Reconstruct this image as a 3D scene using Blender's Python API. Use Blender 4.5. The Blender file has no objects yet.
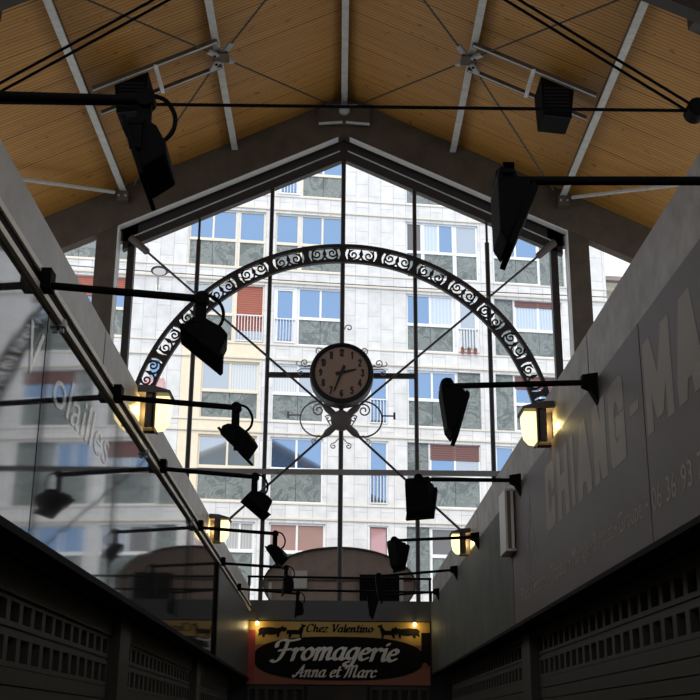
import bpy, math, random
from mathutils import Vector, Matrix
random.seed(7)
PI = math.pi
R_ = math.radians
EYE = 1.6            # everything is authored with z = 0 at eye level and lifted onto the ground at the end
scn = bpy.context.scene
COL = scn.collection
ORG = {}             # object name -> author-space origin of its local frame

# ------------------------------------------------------------------ materials
def mat(name, color, rough=0.6, metal=0.0, spec=0.5, noise=0.0, nscale=4.0, emit=None, estr=0.0, bump=0.0):
    m = bpy.data.materials.new(name); m.use_nodes = True
    nt = m.node_tree; b = nt.nodes['Principled BSDF']
    c = (*color, 1)
    b.inputs['Base Color'].default_value = c
    b.inputs['Roughness'].default_value = rough
    b.inputs['Metallic'].default_value = metal
    b.inputs['Specular IOR Level'].default_value = spec
    if emit:
        b.inputs['Emission Color'].default_value = (*emit, 1); b.inputs['Emission Strength'].default_value = estr
    if noise > 0 or bump > 0:
        tc = nt.nodes.new('ShaderNodeTexCoord'); n = nt.nodes.new('ShaderNodeTexNoise')
        n.inputs['Scale'].default_value = nscale; n.inputs['Detail'].default_value = 6
        n.inputs['Roughness'].default_value = 0.65
        nt.links.new(tc.outputs['Object'], n.inputs['Vector'])
        if noise > 0:
            r = nt.nodes.new('ShaderNodeValToRGB')
            r.color_ramp.elements[0].position = 0.3; r.color_ramp.elements[1].position = 0.7
            r.color_ramp.elements[0].color = (*[x*(1-noise) for x in color], 1)
            r.color_ramp.elements[1].color = (*[min(1, x*(1+noise)) for x in color], 1)
            nt.links.new(n.outputs['Fac'], r.inputs['Fac']); nt.links.new(r.outputs['Color'], b.inputs['Base Color'])
        if bump > 0:
            bp = nt.nodes.new('ShaderNodeBump'); bp.inputs['Strength'].default_value = bump; bp.inputs['Distance'].default_value = 0.02
            nt.links.new(n.outputs['Fac'], bp.inputs['Height']); nt.links.new(bp.outputs['Normal'], b.inputs['Normal'])
    return m

def wood_mat():
    m = mat('pine roof boards', (0.42, 0.25, 0.09), 0.55)
    nt = m.node_tree; b = nt.nodes['Principled BSDF']; L = nt.links.new; N = nt.nodes.new
    tc = N('ShaderNodeTexCoord'); mp = N('ShaderNodeMapping'); mp.inputs['Scale'].default_value = (0.35, 9, 1)
    L(tc.outputs['Object'], mp.inputs['Vector'])
    n = N('ShaderNodeTexNoise'); n.inputs['Scale'].default_value = 1.2; n.inputs['Detail'].default_value = 6
    L(mp.outputs['Vector'], n.inputs['Vector'])
    r = N('ShaderNodeValToRGB')
    r.color_ramp.elements[0].position = 0.3; r.color_ramp.elements[0].color = (0.42, 0.192, 0.032, 1)
    r.color_ramp.elements[1].position = 0.72; r.color_ramp.elements[1].color = (0.58, 0.285, 0.052, 1)
    L(n.outputs['Fac'], r.inputs['Fac'])
    sp = N('ShaderNodeSeparateXYZ'); L(tc.outputs['Object'], sp.inputs[0])
    # tongue and groove lines every 9 cm, darker panel joints every 1.2 m
    def lines(period, width):
        d = N('ShaderNodeMath'); d.operation = 'DIVIDE'; d.inputs[1].default_value = period; L(sp.outputs['Y'], d.inputs[0])
        f = N('ShaderNodeMath'); f.operation = 'FRACT'; L(d.outputs[0], f.inputs[0])
        c = N('ShaderNodeMath'); c.operation = 'LESS_THAN'; c.inputs[1].default_value = width/period; L(f.outputs[0], c.inputs[0])
        return c
    a = lines(0.10, 0.022); c2 = lines(1.3, 0.03)
    m1 = N('ShaderNodeMix'); m1.data_type = 'RGBA'; m1.blend_type = 'MULTIPLY'; m1.inputs['B'].default_value = (0.55, 0.5, 0.45, 1)
    L(a.outputs[0], m1.inputs['Factor']); L(r.outputs['Color'], m1.inputs['A'])
    m2 = N('ShaderNodeMix'); m2.data_type = 'RGBA'; m2.blend_type = 'MULTIPLY'; m2.inputs['B'].default_value = (0.3, 0.25, 0.22, 1)
    L(c2.outputs[0], m2.inputs['Factor']); L(m1.outputs['Result'], m2.inputs['A'])
    # knots
    k = N('ShaderNodeTexNoise'); k.inputs['Scale'].default_value = 5; k.inputs['Detail'].default_value = 1; L(tc.outputs['Object'], k.inputs['Vector'])
    kr = N('ShaderNodeValToRGB'); kr.color_ramp.elements[0].position = 0.70; kr.color_ramp.elements[0].color = (1, 1, 1, 1)
    kr.color_ramp.elements[1].position = 0.76; kr.color_ramp.elements[1].color = (0.62, 0.5, 0.42, 1); L(k.outputs['Fac'], kr.inputs['Fac'])
    m3 = N('ShaderNodeMix'); m3.data_type = 'RGBA'; m3.blend_type = 'MULTIPLY'; m3.inputs['Factor'].default_value = 1
    L(m2.outputs['Result'], m3.inputs['A']); L(kr.outputs['Color'], m3.inputs['B'])
    L(m3.outputs['Result'], b.inputs['Base Color'])
    return m

def cladding_mat():
    m = mat('pale stone cladding', (0.72, 0.72, 0.71), 0.7)
    nt = m.node_tree; b = nt.nodes['Principled BSDF']; L = nt.links.new; N = nt.nodes.new
    tc = N('ShaderNodeTexCoord'); sp = N('ShaderNodeSeparateXYZ'); cb = N('ShaderNodeCombineXYZ')
    L(tc.outputs['Object'], sp.inputs[0]); L(sp.outputs['Z'], cb.inputs['X']); L(sp.outputs['X'], cb.inputs['Y'])
    br = N('ShaderNodeTexBrick'); L(cb.outputs[0], br.inputs['Vector'])
    br.inputs['Scale'].default_value = 1; br.inputs['Brick Width'].default_value = 1.05; br.inputs['Row Height'].default_value = 0.52
    br.inputs['Mortar Size'].default_value = 0.016; br.inputs['Mortar Smooth'].default_value = 0.3; br.offset = 0.5
    br.inputs['Color1'].default_value = (0.73, 0.73, 0.72, 1); br.inputs['Color2'].default_value = (0.65, 0.65, 0.645, 1)
    br.inputs['Mortar'].default_value = (0.50, 0.50, 0.50, 1)
    n = N('ShaderNodeTexNoise'); n.inputs['Scale'].default_value = 2.5; n.inputs['Detail'].default_value = 8; L(tc.outputs['Object'], n.inputs['Vector'])
    r = N('ShaderNodeValToRGB'); r.color_ramp.elements[0].position = 0.35; r.color_ramp.elements[0].color = (0.86, 0.86, 0.86, 1)
    r.color_ramp.elements[1].position = 0.65; L(n.outputs['Fac'], r.inputs['Fac'])
    mx = N('ShaderNodeMix'); mx.data_type = 'RGBA'; mx.blend_type = 'MULTIPLY'; mx.inputs['Factor'].default_value = 1
    L(br.outputs['Color'], mx.inputs['A']); L(r.outputs['Color'], mx.inputs['B']); L(mx.outputs['Result'], b.inputs['Base Color'])
    return m

def marble_mat():
    m = mat('grey green veined marble', (0.2, 0.22, 0.21), 0.35)
    nt = m.node_tree; b = nt.nodes['Principled BSDF']; L = nt.links.new; N = nt.nodes.new
    tc = N('ShaderNodeTexCoord')
    n = N('ShaderNodeTexNoise'); n.inputs['Scale'].default_value = 1.6; n.inputs['Detail'].default_value = 9; n.inputs['Roughness'].default_value = 0.75
    n.inputs['Distortion'].default_value = 1.6
    L(tc.outputs['Object'], n.inputs['Vector'])
    r = N('ShaderNodeValToRGB'); e = r.color_ramp.elements
    e[0].position = 0.32; e[0].color = (0.085, 0.105, 0.10, 1)
    e[1].position = 0.62; e[1].color = (0.185, 0.21, 0.20, 1)
    x = e.new(0.49); x.color = (0.135, 0.158, 0.152, 1); x = e.new(0.515); x.color = (0.30, 0.325, 0.315, 1); x = e.new(0.54); x.color = (0.15, 0.172, 0.165, 1)
    L(n.outputs['Fac'], r.inputs['Fac']); L(r.outputs['Color'], b.inputs['Base Color'])
    return m

def pane_mat(name, base, refl, tint=(1, 1, 1), folds=0.0):
    m = bpy.data.materials.new(name); m.use_nodes = True; nt = m.node_tree; L = nt.links.new; N = nt.nodes.new
    nt.nodes.remove(nt.nodes['Principled BSDF']); out = nt.nodes['Material Output']
    d = N('ShaderNodeBsdfDiffuse'); d.inputs['Color'].default_value = (*base, 1)
    g = N('ShaderNodeBsdfGlossy'); g.inputs['Color'].default_value = (*tint, 1); g.inputs['Roughness'].default_value = 0.03
    mx = N('ShaderNodeMixShader'); mx.inputs[0].default_value = refl
    if folds:
        tc = N('ShaderNodeTexCoord'); w = N('ShaderNodeTexWave'); w.wave_type = 'BANDS'; w.bands_direction = 'X'
        w.inputs['Scale'].default_value = folds; w.inputs['Distortion'].default_value = 1.0
        L(tc.outputs['Object'], w.inputs['Vector']); r = N('ShaderNodeValToRGB')
        r.color_ramp.elements[0].color = (*[c*0.72 for c in base], 1); r.color_ramp.elements[1].color = (*base, 1)
        L(w.outputs['Fac'], r.inputs['Fac']); L(r.outputs['Color'], d.inputs['Color'])
    L(d.outputs[0], mx.inputs[1]); L(g.outputs[0], mx.inputs[2]); L(mx.outputs[0], out.inputs['Surface'])
    return m

def fascia_glass_mat():
    # dark backed glass sheet: a dielectric coat with a slow ripple
    m = mat('dark backed glass', (0.035, 0.035, 0.036), 0.045, 0, 0.65)
    nt = m.node_tree; b = nt.nodes['Principled BSDF']; L = nt.links.new; N = nt.nodes.new
    b.inputs['IOR'].default_value = 2.0
    tc = N('ShaderNodeTexCoord'); mp = N('ShaderNodeMapping'); mp.inputs['Scale'].default_value = (1, 1.0, 0.25); L(tc.outputs['Object'], mp.inputs['Vector'])
    n = N('ShaderNodeTexNoise'); n.inputs['Scale'].default_value = 1.1; n.inputs['Detail'].default_value = 2; L(mp.outputs['Vector'], n.inputs['Vector'])
    bp = N('ShaderNodeBump'); bp.inputs['Strength'].default_value = 0.03; bp.inputs['Distance'].default_value = 0.05
    L(n.outputs['Fac'], bp.inputs['Height']); L(bp.outputs['Normal'], b.inputs['Normal'])
    d = N('ShaderNodeTexNoise'); d.inputs['Scale'].default_value = 14; d.inputs['Detail'].default_value = 4
    mp2 = N('ShaderNodeMapping'); mp2.inputs['Scale'].default_value = (1, 3.0, 0.18); L(tc.outputs['Object'], mp2.inputs['Vector']); L(mp2.outputs['Vector'], d.inputs['Vector'])
    r = N('ShaderNodeValToRGB'); r.color_ramp.elements[0].position = 0.45; r.color_ramp.elements[0].color = (0.03, 0.03, 0.03, 1)
    r.color_ramp.elements[1].position = 0.85; r.color_ramp.elements[1].color = (0.12, 0.12, 0.115, 1)
    L(d.outputs['Fac'], r.inputs['Fac']); L(r.outputs['Color'], b.inputs['Base Color'])
    return m

M = {}
M['wood'] = wood_mat(); M['clad'] = cladding_mat(); M['marble'] = marble_mat(); M['fglass'] = fascia_glass_mat()
M['black'] = mat('matt black metal', (0.003, 0.003, 0.003), 0.7, 0, 0.08)
M['brown'] = mat('dark brown painted steel', (0.035, 0.026, 0.021), 0.5, 0, 0.4)
M['beam'] = mat('brown grey painted steel beam', (0.10, 0.072, 0.048), 0.6, 0, 0.3, noise=0.25, nscale=2)
M['purlin'] = mat('grey painted steel flange', (0.58, 0.575, 0.52), 0.55, 0, 0.4, noise=0.15, nscale=5)
M['white'] = mat('off white painted steel', (0.88, 0.88, 0.83), 0.5)
M['cable'] = mat('steel cable', (0.05, 0.045, 0.04), 0.5, 0.3)
M['greytran'] = mat('grey brown transom paint', (0.27, 0.25, 0.22), 0.5)
M['fit'] = mat('galvanised steel fitting', (0.45, 0.45, 0.44), 0.45, 0.3)
M['arch'] = mat('dark wrought iron', (0.022, 0.015, 0.013), 0.55, 0, 0.4)
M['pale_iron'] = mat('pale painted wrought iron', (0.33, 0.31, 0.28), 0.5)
M['node'] = mat('brown grey steel hub', (0.13, 0.10, 0.08), 0.5)
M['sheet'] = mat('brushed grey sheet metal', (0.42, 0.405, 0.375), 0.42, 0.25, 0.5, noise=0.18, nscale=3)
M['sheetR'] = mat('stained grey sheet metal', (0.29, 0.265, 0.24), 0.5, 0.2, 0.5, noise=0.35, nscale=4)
M['alu'] = mat('beige aluminium', (0.82, 0.75, 0.63), 0.4, 0.1)
M['board'] = mat('dark mauve grey sign board', (0.118, 0.090, 0.084), 0.5, 0, 0.35, noise=0.08, nscale=2)
M['boardtxt'] = mat('dull gold lettering vinyl', (0.235, 0.195, 0.15), 0.5)
M['boardtxt2'] = mat('dull gold fine lettering', (0.29, 0.24, 0.18), 0.5)
M['dull'] = mat('dull dark smoked panel', (0.055, 0.056, 0.052), 0.38, 0, 0.4, noise=0.3, nscale=2)
M['green'] = mat('dark green grey panel', (0.075, 0.08, 0.06), 0.6, 0, 0.3, noise=0.35, nscale=1.5)
M['stall'] = mat('dark stall wall', (0.03, 0.028, 0.026), 0.8)
M['shut'] = mat('grey beige shutter metal', (0.062, 0.053, 0.040), 0.55, 0, 0.3, noise=0.15)
M['concrete'] = mat('grey concrete ground', (0.17, 0.16, 0.15), 0.85, noise=0.1)
M['street'] = mat('pale street paving', (0.42, 0.41, 0.39), 0.9, noise=0.1)
M['roofmetal'] = mat('grey roof sheeting', (0.35, 0.36, 0.37), 0.5)
M['dial'] = mat('tan clock dial', (0.34, 0.22, 0.15), 0.5, 0, 0.3)
M['clockcase'] = mat('black clock case', (0.010, 0.008, 0.007), 0.5, 0, 0.3)
M['ink'] = mat('black dial ink', (0.012, 0.009, 0.008), 0.6)
M['wframe'] = mat('white window frame', (0.76, 0.77, 0.77), 0.45)
M['cframe'] = mat('cream window frame', (0.70, 0.64, 0.52), 0.5)
M['creamclad'] = mat('cream stone cladding', (0.76, 0.66, 0.50), 0.7, noise=0.06)  # cream tint put into the wall colour of one facade bay
M['cream'] = mat('cream stone ledge', (0.66, 0.61, 0.52), 0.7)
M['pblue'] = pane_mat('sky reflecting window pane', (0.06, 0.11, 0.20), 0.50, (0.55,0.74,0.98))  # blue of the reflected sky put into the pane tint
M['pgrey'] = pane_mat('grey window pane', (0.22, 0.27, 0.31), 0.42)
M['pcurt'] = pane_mat('net curtained window pane', (0.62, 0.64, 0.63), 0.25, folds=3.0)
M['pdark'] = pane_mat('dark window pane', (0.10, 0.09, 0.08), 0.12)
M['pred'] = pane_mat('reddish curtained pane', (0.42, 0.27, 0.24), 0.2)
M['ppink'] = pane_mat('pink blind behind pane', (0.48, 0.27, 0.28), 0.10)
M['shred'] = mat('red brown roller shutter', (0.34, 0.10, 0.065), 0.6)
M['shbrown'] = mat('dark maroon roller shutter', (0.16, 0.075, 0.065), 0.6)
M['rail'] = mat('white balcony railing', (0.72, 0.73, 0.74), 0.5)
M['pot'] = mat('red flower pot', (0.30, 0.06, 0.05), 0.6)
M['leaf'] = mat('window plant leaves', (0.06, 0.12, 0.04), 0.7)
M['beige'] = mat('beige rendered wall', (0.55, 0.46, 0.36), 0.8, noise=0.1)
M['tile'] = mat('grey brown roof tiles', (0.20, 0.17, 0.15), 0.8)
M['opal'] = mat('lit opal glass', (0.9, 0.85, 0.7), 0.4, emit=(1.0, 0.80, 0.36), estr=1.5)
M['lant'] = mat('brown lantern metal', (0.055, 0.038, 0.028), 0.5)
M['bulb'] = mat('lit bulb', (1, 0.9, 0.6), 0.4, emit=(1.0, 0.8, 0.35), estr=9.0)
M['boxw'] = mat('white box light face', (0.70, 0.67, 0.58), 0.4)
M['boxs'] = mat('brown box light side', (0.16, 0.115, 0.08), 0.5)
M['band'] = mat('dark grey awning fascia', (0.085, 0.082, 0.075), 0.7)
M['yellow'] = mat('ochre yellow sign band', (0.46, 0.27, 0.04), 0.5)
M['red'] = mat('red sign edge', (0.32, 0.035, 0.02), 0.5)
M['orange'] = mat('orange red sign ground', (0.30, 0.085, 0.03), 0.5)
M['signblack'] = mat('near black oval field', (0.009, 0.007, 0.006), 0.8, 0, 0.1)
M['signwhite'] = mat('cream script lettering', (0.74, 0.70, 0.60), 0.5)
M['oval'] = mat('dusty pink beige board back', (0.40, 0.29, 0.22), 0.75, noise=0.15)
M['glasstxt'] = mat('pale glass lettering', (0.95, 0.93, 0.86), 0.22, 1.0); M['glasstxt'].node_tree.nodes['Principled BSDF'].inputs['Alpha'].default_value = 0.3

# ------------------------------------------------------------------ mesh builder
class MB:
    def __init__(s, T=None): s.v = []; s.f = []; s.T = T
    def add(s, vs, fs):
        o = len(s.v); s.v += [Vector(p) for p in vs]; s.f += [[i+o for i in q] for q in fs]; return s
    def hexa(s, p):  # p: 4 bottom points, 4 top points in matching order
        return s.add(p, [(3,2,1,0),(4,5,6,7),(0,1,5,4),(1,2,6,5),(2,3,7,6),(3,0,4,7)])
    def box(s, a, b):
        x0,x1 = sorted((a[0],b[0])); y0,y1 = sorted((a[1],b[1])); z0,z1 = sorted((a[2],b[2]))
        return s.hexa([(x0,y0,z0),(x1,y0,z0),(x1,y1,z0),(x0,y1,z0),(x0,y0,z1),(x1,y0,z1),(x1,y1,z1),(x0,y1,z1)])
    def bar(s, p, q, w, h, up=(0,0,1)):
        p=Vector(p); q=Vector(q); d=(q-p).normalized(); up=Vector(up)
        sd=d.cross(up)
        if sd.length<1e-5: sd=d.cross(Vector((0,1,0)))
        sd.normalize(); u=sd.cross(d).normalized()
        a=sd*(w/2); b=u*(h/2)
        return s.hexa([p-a-b,p+a-b,q+a-b,q-a-b,p-a+b,p+a+b,q+a+b,q-a+b])
    def tube(s, pts, r, n=8, caps=True, flat=None):
        pts=[Vector(p) for p in pts]; rs = r if isinstance(r,(list,tuple)) else [r]*len(pts)
        rings=[]; prev=None
        for i,p in enumerate(pts):
            if i==0: d=pts[1]-pts[0]
            elif i==len(pts)-1: d=pts[-1]-pts[-2]
            else: d=(pts[i+1]-pts[i]).normalized()+(pts[i]-pts[i-1]).normalized()
            d.normalize()
            ref = prev if prev is not None else (Vector((0,1,0)) if abs(d.y)<0.9 else Vector((1,0,0)))
            a=(ref-d*ref.dot(d)).normalized(); b=d.cross(a); prev=a
            rings.append([p+(a*math.cos(2*PI*k/n)+b*math.sin(2*PI*k/n))*rs[i] for k in range(n)])
        vs=[v for R in rings for v in R]; fs=[]
        for i in range(len(rings)-1):
            for k in range(n): fs.append((i*n+k,i*n+(k+1)%n,(i+1)*n+(k+1)%n,(i+1)*n+k))
        if caps: fs.append(tuple(range(n-1,-1,-1))); m=(len(rings)-1)*n; fs.append(tuple(m+k for k in range(n)))
        return s.add(vs,fs)
    def prism(s, poly, d0, d1, fn):   # poly in (a,b); fn(a,b,d)->xyz
        n=len(poly); vs=[fn(a,b,d0) for a,b in poly]+[fn(a,b,d1) for a,b in poly]
        return s.add(vs,[tuple(range(n-1,-1,-1)),tuple(range(n,2*n))]+[(i,(i+1)%n,n+(i+1)%n,n+i) for i in range(n)])
    def lathe(s, prof, c, axis='y', n=32):   # prof: (radius, along)
        vs=[]; fs=[]; c=Vector(c)
        for r,t in prof:
            for k in range(n):
                a=2*PI*k/n; x,y=r*math.cos(a),r*math.sin(a)
                vs.append(c+{'y':Vector((x,t,y)),'z':Vector((x,y,t)),'x':Vector((t,x,y))}[axis])
        for i in range(len(prof)-1):
            for k in range(n): fs.append((i*n+k,i*n+(k+1)%n,(i+1)*n+(k+1)%n,(i+1)*n+k))
        fs.append(tuple(range(n-1,-1,-1))); m=(len(prof)-1)*n; fs.append(tuple(m+k for k in range(n)))
        return s.add(vs,fs)
    def build(s, name, m, parent=None, pivot=None, smooth=False, bevel=0, local=False):
        vs=[s.T@v if s.T else v for v in s.v]
        if parent is not None and not local and pivot is None: o=ORG[parent.name]
        elif pivot is not None: o=Vector(pivot)
        elif local: o=Vector((0,0,0))
        else:
            xs=[v.x for v in vs]; ys=[v.y for v in vs]; zs=[v.z for v in vs]
            o=Vector(((min(xs)+max(xs))/2,(min(ys)+max(ys))/2,min(zs)))
        me=bpy.data.meshes.new(name); me.from_pydata([v-o for v in vs],[],s.f); 
        import bmesh
        bm=bmesh.new(); bm.from_mesh(me); bmesh.ops.recalc_face_normals(bm,faces=bm.faces)
        bm.to_mesh(me); bm.free(); me.update()
        if smooth:
            for p in me.polygons: p.use_smooth=True
            try: me.set_sharp_from_angle(angle=math.radians(40))
            except Exception: pass
        me.materials.append(m)
        ob=bpy.data.objects.new(name,me); COL.objects.link(ob)
        if parent is not None:
            ob.parent=parent
            ob.location = (o-ORG[parent.name]) if (pivot is not None) else (0,0,0)
        else: ob.location=o
        ORG[ob.name]=o.copy()
        if bevel:
            b=ob.modifiers.new('bevel','BEVEL'); b.width=bevel; b.segments=2; b.limit_method='ANGLE'
        return ob

def tag(o,label,cat,group=None,kind=None):
    o['label']=label; o['category']=cat
    if group: o['group']=group
    if kind: o['kind']=kind
    return o
def thing(name,loc,label,cat,group=None,kind=None):
    o=bpy.data.objects.new(name,None); COL.objects.link(o); o.location=loc; o.empty_display_size=0.1
    ORG[o.name]=Vector(loc); return tag(o,label,cat,group,kind)
def part_label(o,l): o['label']=l; return o
def copy_tree(o,parent=None):
    c=o.copy(); COL.objects.link(c); c.parent=parent; ORG[c.name]=ORG[o.name].copy()
    for ch in o.children: copy_tree(ch,c)
    return c

def text_mesh(s, offset=0.0, extrude=0.0, shear=0.0, spacing=1.0):
    cu=bpy.data.curves.new('lettering','FONT'); cu.body=s; cu.size=1; cu.offset=offset; cu.extrude=extrude; cu.shear=shear
    cu.space_character=spacing; cu.resolution_u=3
    ob=bpy.data.objects.new('lettering_source',cu); COL.objects.link(ob)
    dg=bpy.context.evaluated_depsgraph_get(); me=bpy.data.meshes.new_from_object(ob.evaluated_get(dg))
    vs=[v.co.copy() for v in me.vertices]; fs=[list(p.vertices) for p in me.polygons]
    bpy.data.objects.remove(ob); bpy.data.curves.remove(cu); bpy.data.meshes.remove(me)
    return vs,fs
def add_text(mb,s,fn,a0,a1,b0,b1,**k):
    """fit the text's own box to (a0..a1, b0..b1) on a surface; fn(a,b,depth)->xyz"""
    vs,fs=text_mesh(s,extrude=0.5,**k)
    x0=min(v.x for v in vs); x1=max(v.x for v in vs); y0=min(v.y for v in vs); y1=max(v.y for v in vs)
    mb.add([fn(a0+(v.x-x0)/(x1-x0)*(a1-a0), b0+(v.y-y0)/(y1-y0)*(b1-b0), v.z) for v in vs],fs)

# calligraphic glyphs drawn with a broad nib
G={}
def g(ch,adv,*st): G[ch]=(adv,st)
o_=[(.30,.98),(.08,.72),(.05,.3),(.24,.02),(.46,.25),(.5,.7),(.30,.98)]
g('o',.62,o_)
g('a',.70,[(.48,.85),(.30,.98),(.08,.72),(.05,.25),(.22,.02),(.42,.25),(.5,.95)],[(.5,.95),(.46,.3),(.52,.02),(.68,.15)])
g('r',.58,[(.0,.85),(.12,.95),(.14,.5),(.14,.0)],[(.14,.55),(.28,.9),(.44,.98),(.5,.82)])
g('m',1.02,[(.0,.85),(.12,.95),(.13,.5),(.13,.0)],[(.13,.55),(.3,.95),(.44,.9),(.44,.4),(.43,.0)],[(.44,.55),(.62,.95),(.76,.88),(.75,.3),(.82,.02),(.98,.15)])
g('n',.74,[(.0,.85),(.12,.95),(.13,.5),(.13,.0)],[(.13,.55),(.32,.95),(.47,.88),(.46,.3),(.53,.02),(.70,.15)])
g('g',.66,[(.48,.85),(.30,.98),(.08,.72),(.05,.3),(.22,.08),(.42,.3),(.5,.95)],[(.5,.95),(.47,.1),(.38,-.42),(.14,-.5),(.02,-.3),(.2,-.15)])
g('e',.56,[(.06,.5),(.34,.58),(.44,.8),(.28,.98),(.08,.72),(.05,.28),(.22,.02),(.46,.2)])
g('i',.34,[(.02,.85),(.14,.95),(.13,.3),(.20,.02),(.34,.15)],[(.16,1.32),(.19,1.40)])
g('t',.42,[(.16,1.45),(.14,.6),(.14,.2),(.24,.02),(.40,.18)],[(.0,.98),(.34,1.0)])
g('l',.32,[(.14,1.6),(.12,.6),(.12,.2),(.2,.02),(.32,.15)])
g('c',.52,[(.44,.8),(.28,.98),(.08,.72),(.05,.28),(.22,.02),(.46,.2)])
g('h',.74,[(.12,1.6),(.12,.6),(.12,.0)],[(.12,.5),(.32,.95),(.47,.88),(.46,.3),(.53,.02),(.70,.15)])
g('z',.56,[(.06,.95),(.44,.95),(.04,.02),(.48,.05)])
g('F',.95,[(.02,1.18),(.0,1.5),(.25,1.72),(.6,1.62),(1.05,1.72)],[(.52,1.6),(.5,.9),(.40,.2),(.2,-.08),(.0,.05)],[(.25,.85),(.78,.92)])
g('A',1.05,[(.0,.25),(.12,.0),(.32,.3),(.72,1.66)],[(.72,1.66),(.76,.6),(.80,.05),(.98,.15)],[(.28,.55),(.85,.6)])
g('M',1.35,[(-.05,1.2),(.05,1.6),(.25,1.5),(.22,.6),(.10,.0)],[(.24,1.3),(.42,1.66),(.56,1.4),(.55,.05)],[(.56,1.2),(.80,1.66),(.98,1.45),(.96,.4),(1.05,.02),(1.22,.2)])
g('C',.85,[(.72,1.35),(.5,1.66),(.14,1.3),(.06,.5),(.3,.0),(.7,.3)])
g('V',.85,[(.0,1.45),(.15,1.62),(.24,1.2),(.36,.05)],[(.36,.05),(.62,.9),(.72,1.55),(.85,1.6)])
g(' ',.42)
def catmull(p,n=6):
    P=[p[0]]+list(p)+[p[-1]]; out=[]
    for i in range(1,len(P)-2):
        a,b,c,d=[Vector(q) for q in P[i-1:i+3]]
        for k in range(n):
            u=k/n; out.append(.5*((2*b)+(-a+c)*u+(2*a-5*b+4*c-d)*u*u+(-a+3*b-3*c+d)*u**3))
    out.append(Vector(p[-1])); return out
def hull(pts):
    pts=sorted(set((round(p[0],5),round(p[1],5)) for p in pts))
    def half_(ps):
        h=[]
        for p in ps:
            while len(h)>1 and (h[-1][0]-h[-2][0])*(p[1]-h[-2][1])-(h[-1][1]-h[-2][1])*(p[0]-h[-2][0])<=0: h.pop()
            h.append(p)
        return h
    a=half_(pts); b=half_(pts[::-1]); return a[:-1]+b[:-1]
def script(mb,s,fn,a0,a1,zb,xh,nib,slant=.35,nang=.35,rise=0.0,d=.02,flat=.38,th=.003):
    tot=sum(G[c][0] for c in s); k=(a1-a0)/tot; x=0
    nb=[]
    for i in range(10):
        t_=2*PI*i/10; u,v=nib*math.cos(t_),nib*flat*math.sin(t_)
        nb.append((u*math.cos(nang)-v*math.sin(nang),u*math.sin(nang)+v*math.cos(nang)))
    for c in s:
        adv,st=G[c]
        for pl in st:
            cp=catmull(pl)
            pts=[(a0+(x+p[0])*k+slant*p[1]*xh, zb+p[1]*xh+rise*(1-((x+p[0])/tot*2-1)**2)) for p in cp]
            for p,q in zip(pts,pts[1:]):
                hp=hull([(p[0]+u,p[1]+v) for u,v in nb]+[(q[0]+u,q[1]+v) for u,v in nb])
                mb.prism(hp,d,d+th,fn); d+=4e-5   # each stroke a hair higher, so none coincide
        x+=adv

g('0',.62,[(.30,1.6),(.08,1.2),(.06,.4),(.28,.0),(.5,.4),(.52,1.2),(.30,1.6)])
g('1',.34,[(.02,1.3),(.2,1.6)],[(.2,1.6),(.2,.0)])
g('2',.60,[(.06,1.25),(.28,1.6),(.5,1.3),(.40,.8),(.06,.02)],[(.06,.02),(.54,.02)])
g('3',.58,[(.08,1.4),(.28,1.6),(.48,1.3),(.26,.88)],[(.26,.88),(.52,.5),(.28,.0),(.04,.25)])
g('4',.62,[(.42,.0),(.42,1.6)],[(.42,1.6),(.02,.5)],[(.02,.5),(.58,.5)])
g('5',.58,[(.48,1.58),(.12,1.58)],[(.12,1.58),(.08,.9)],[(.08,.9),(.32,1.0),(.52,.55),(.28,.0),(.04,.2)])
g('6',.60,[(.46,1.45),(.2,1.3),(.06,.6),(.28,.0),(.52,.45),(.30,.88),(.08,.55)])
g('7',.56,[(.04,1.58),(.52,1.58)],[(.52,1.58),(.18,.0)])
g('8',.60,[(.30,.86),(.08,1.2),(.30,1.6),(.50,1.2),(.30,.86),(.05,.4),(.30,.0),(.54,.4),(.30,.86)])
g('9',.60,[(.52,1.05),(.30,.72),(.08,1.15),(.30,1.6),(.52,1.15),(.44,.4),(.14,.1)])
def NUMERALS(parent):
    for h in range(1,13):
        a=PI/2-h*PI/6; r=.475; cx,cz=r*math.cos(a),CZ+r*math.sin(a); s=str(h)
        w=sum(G[c][0] for c in s)*.105*(.85 if len(s)>1 else 1)
        b=MB(); script(b,s,lambda p,q,dp:(p,25.376-dp,q),cx-w/2,cx+w/2,cz-.075,.094,.0185,slant=0,flat=1,d=.002); b.build('numeral',M['ink'],parent)
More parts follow.
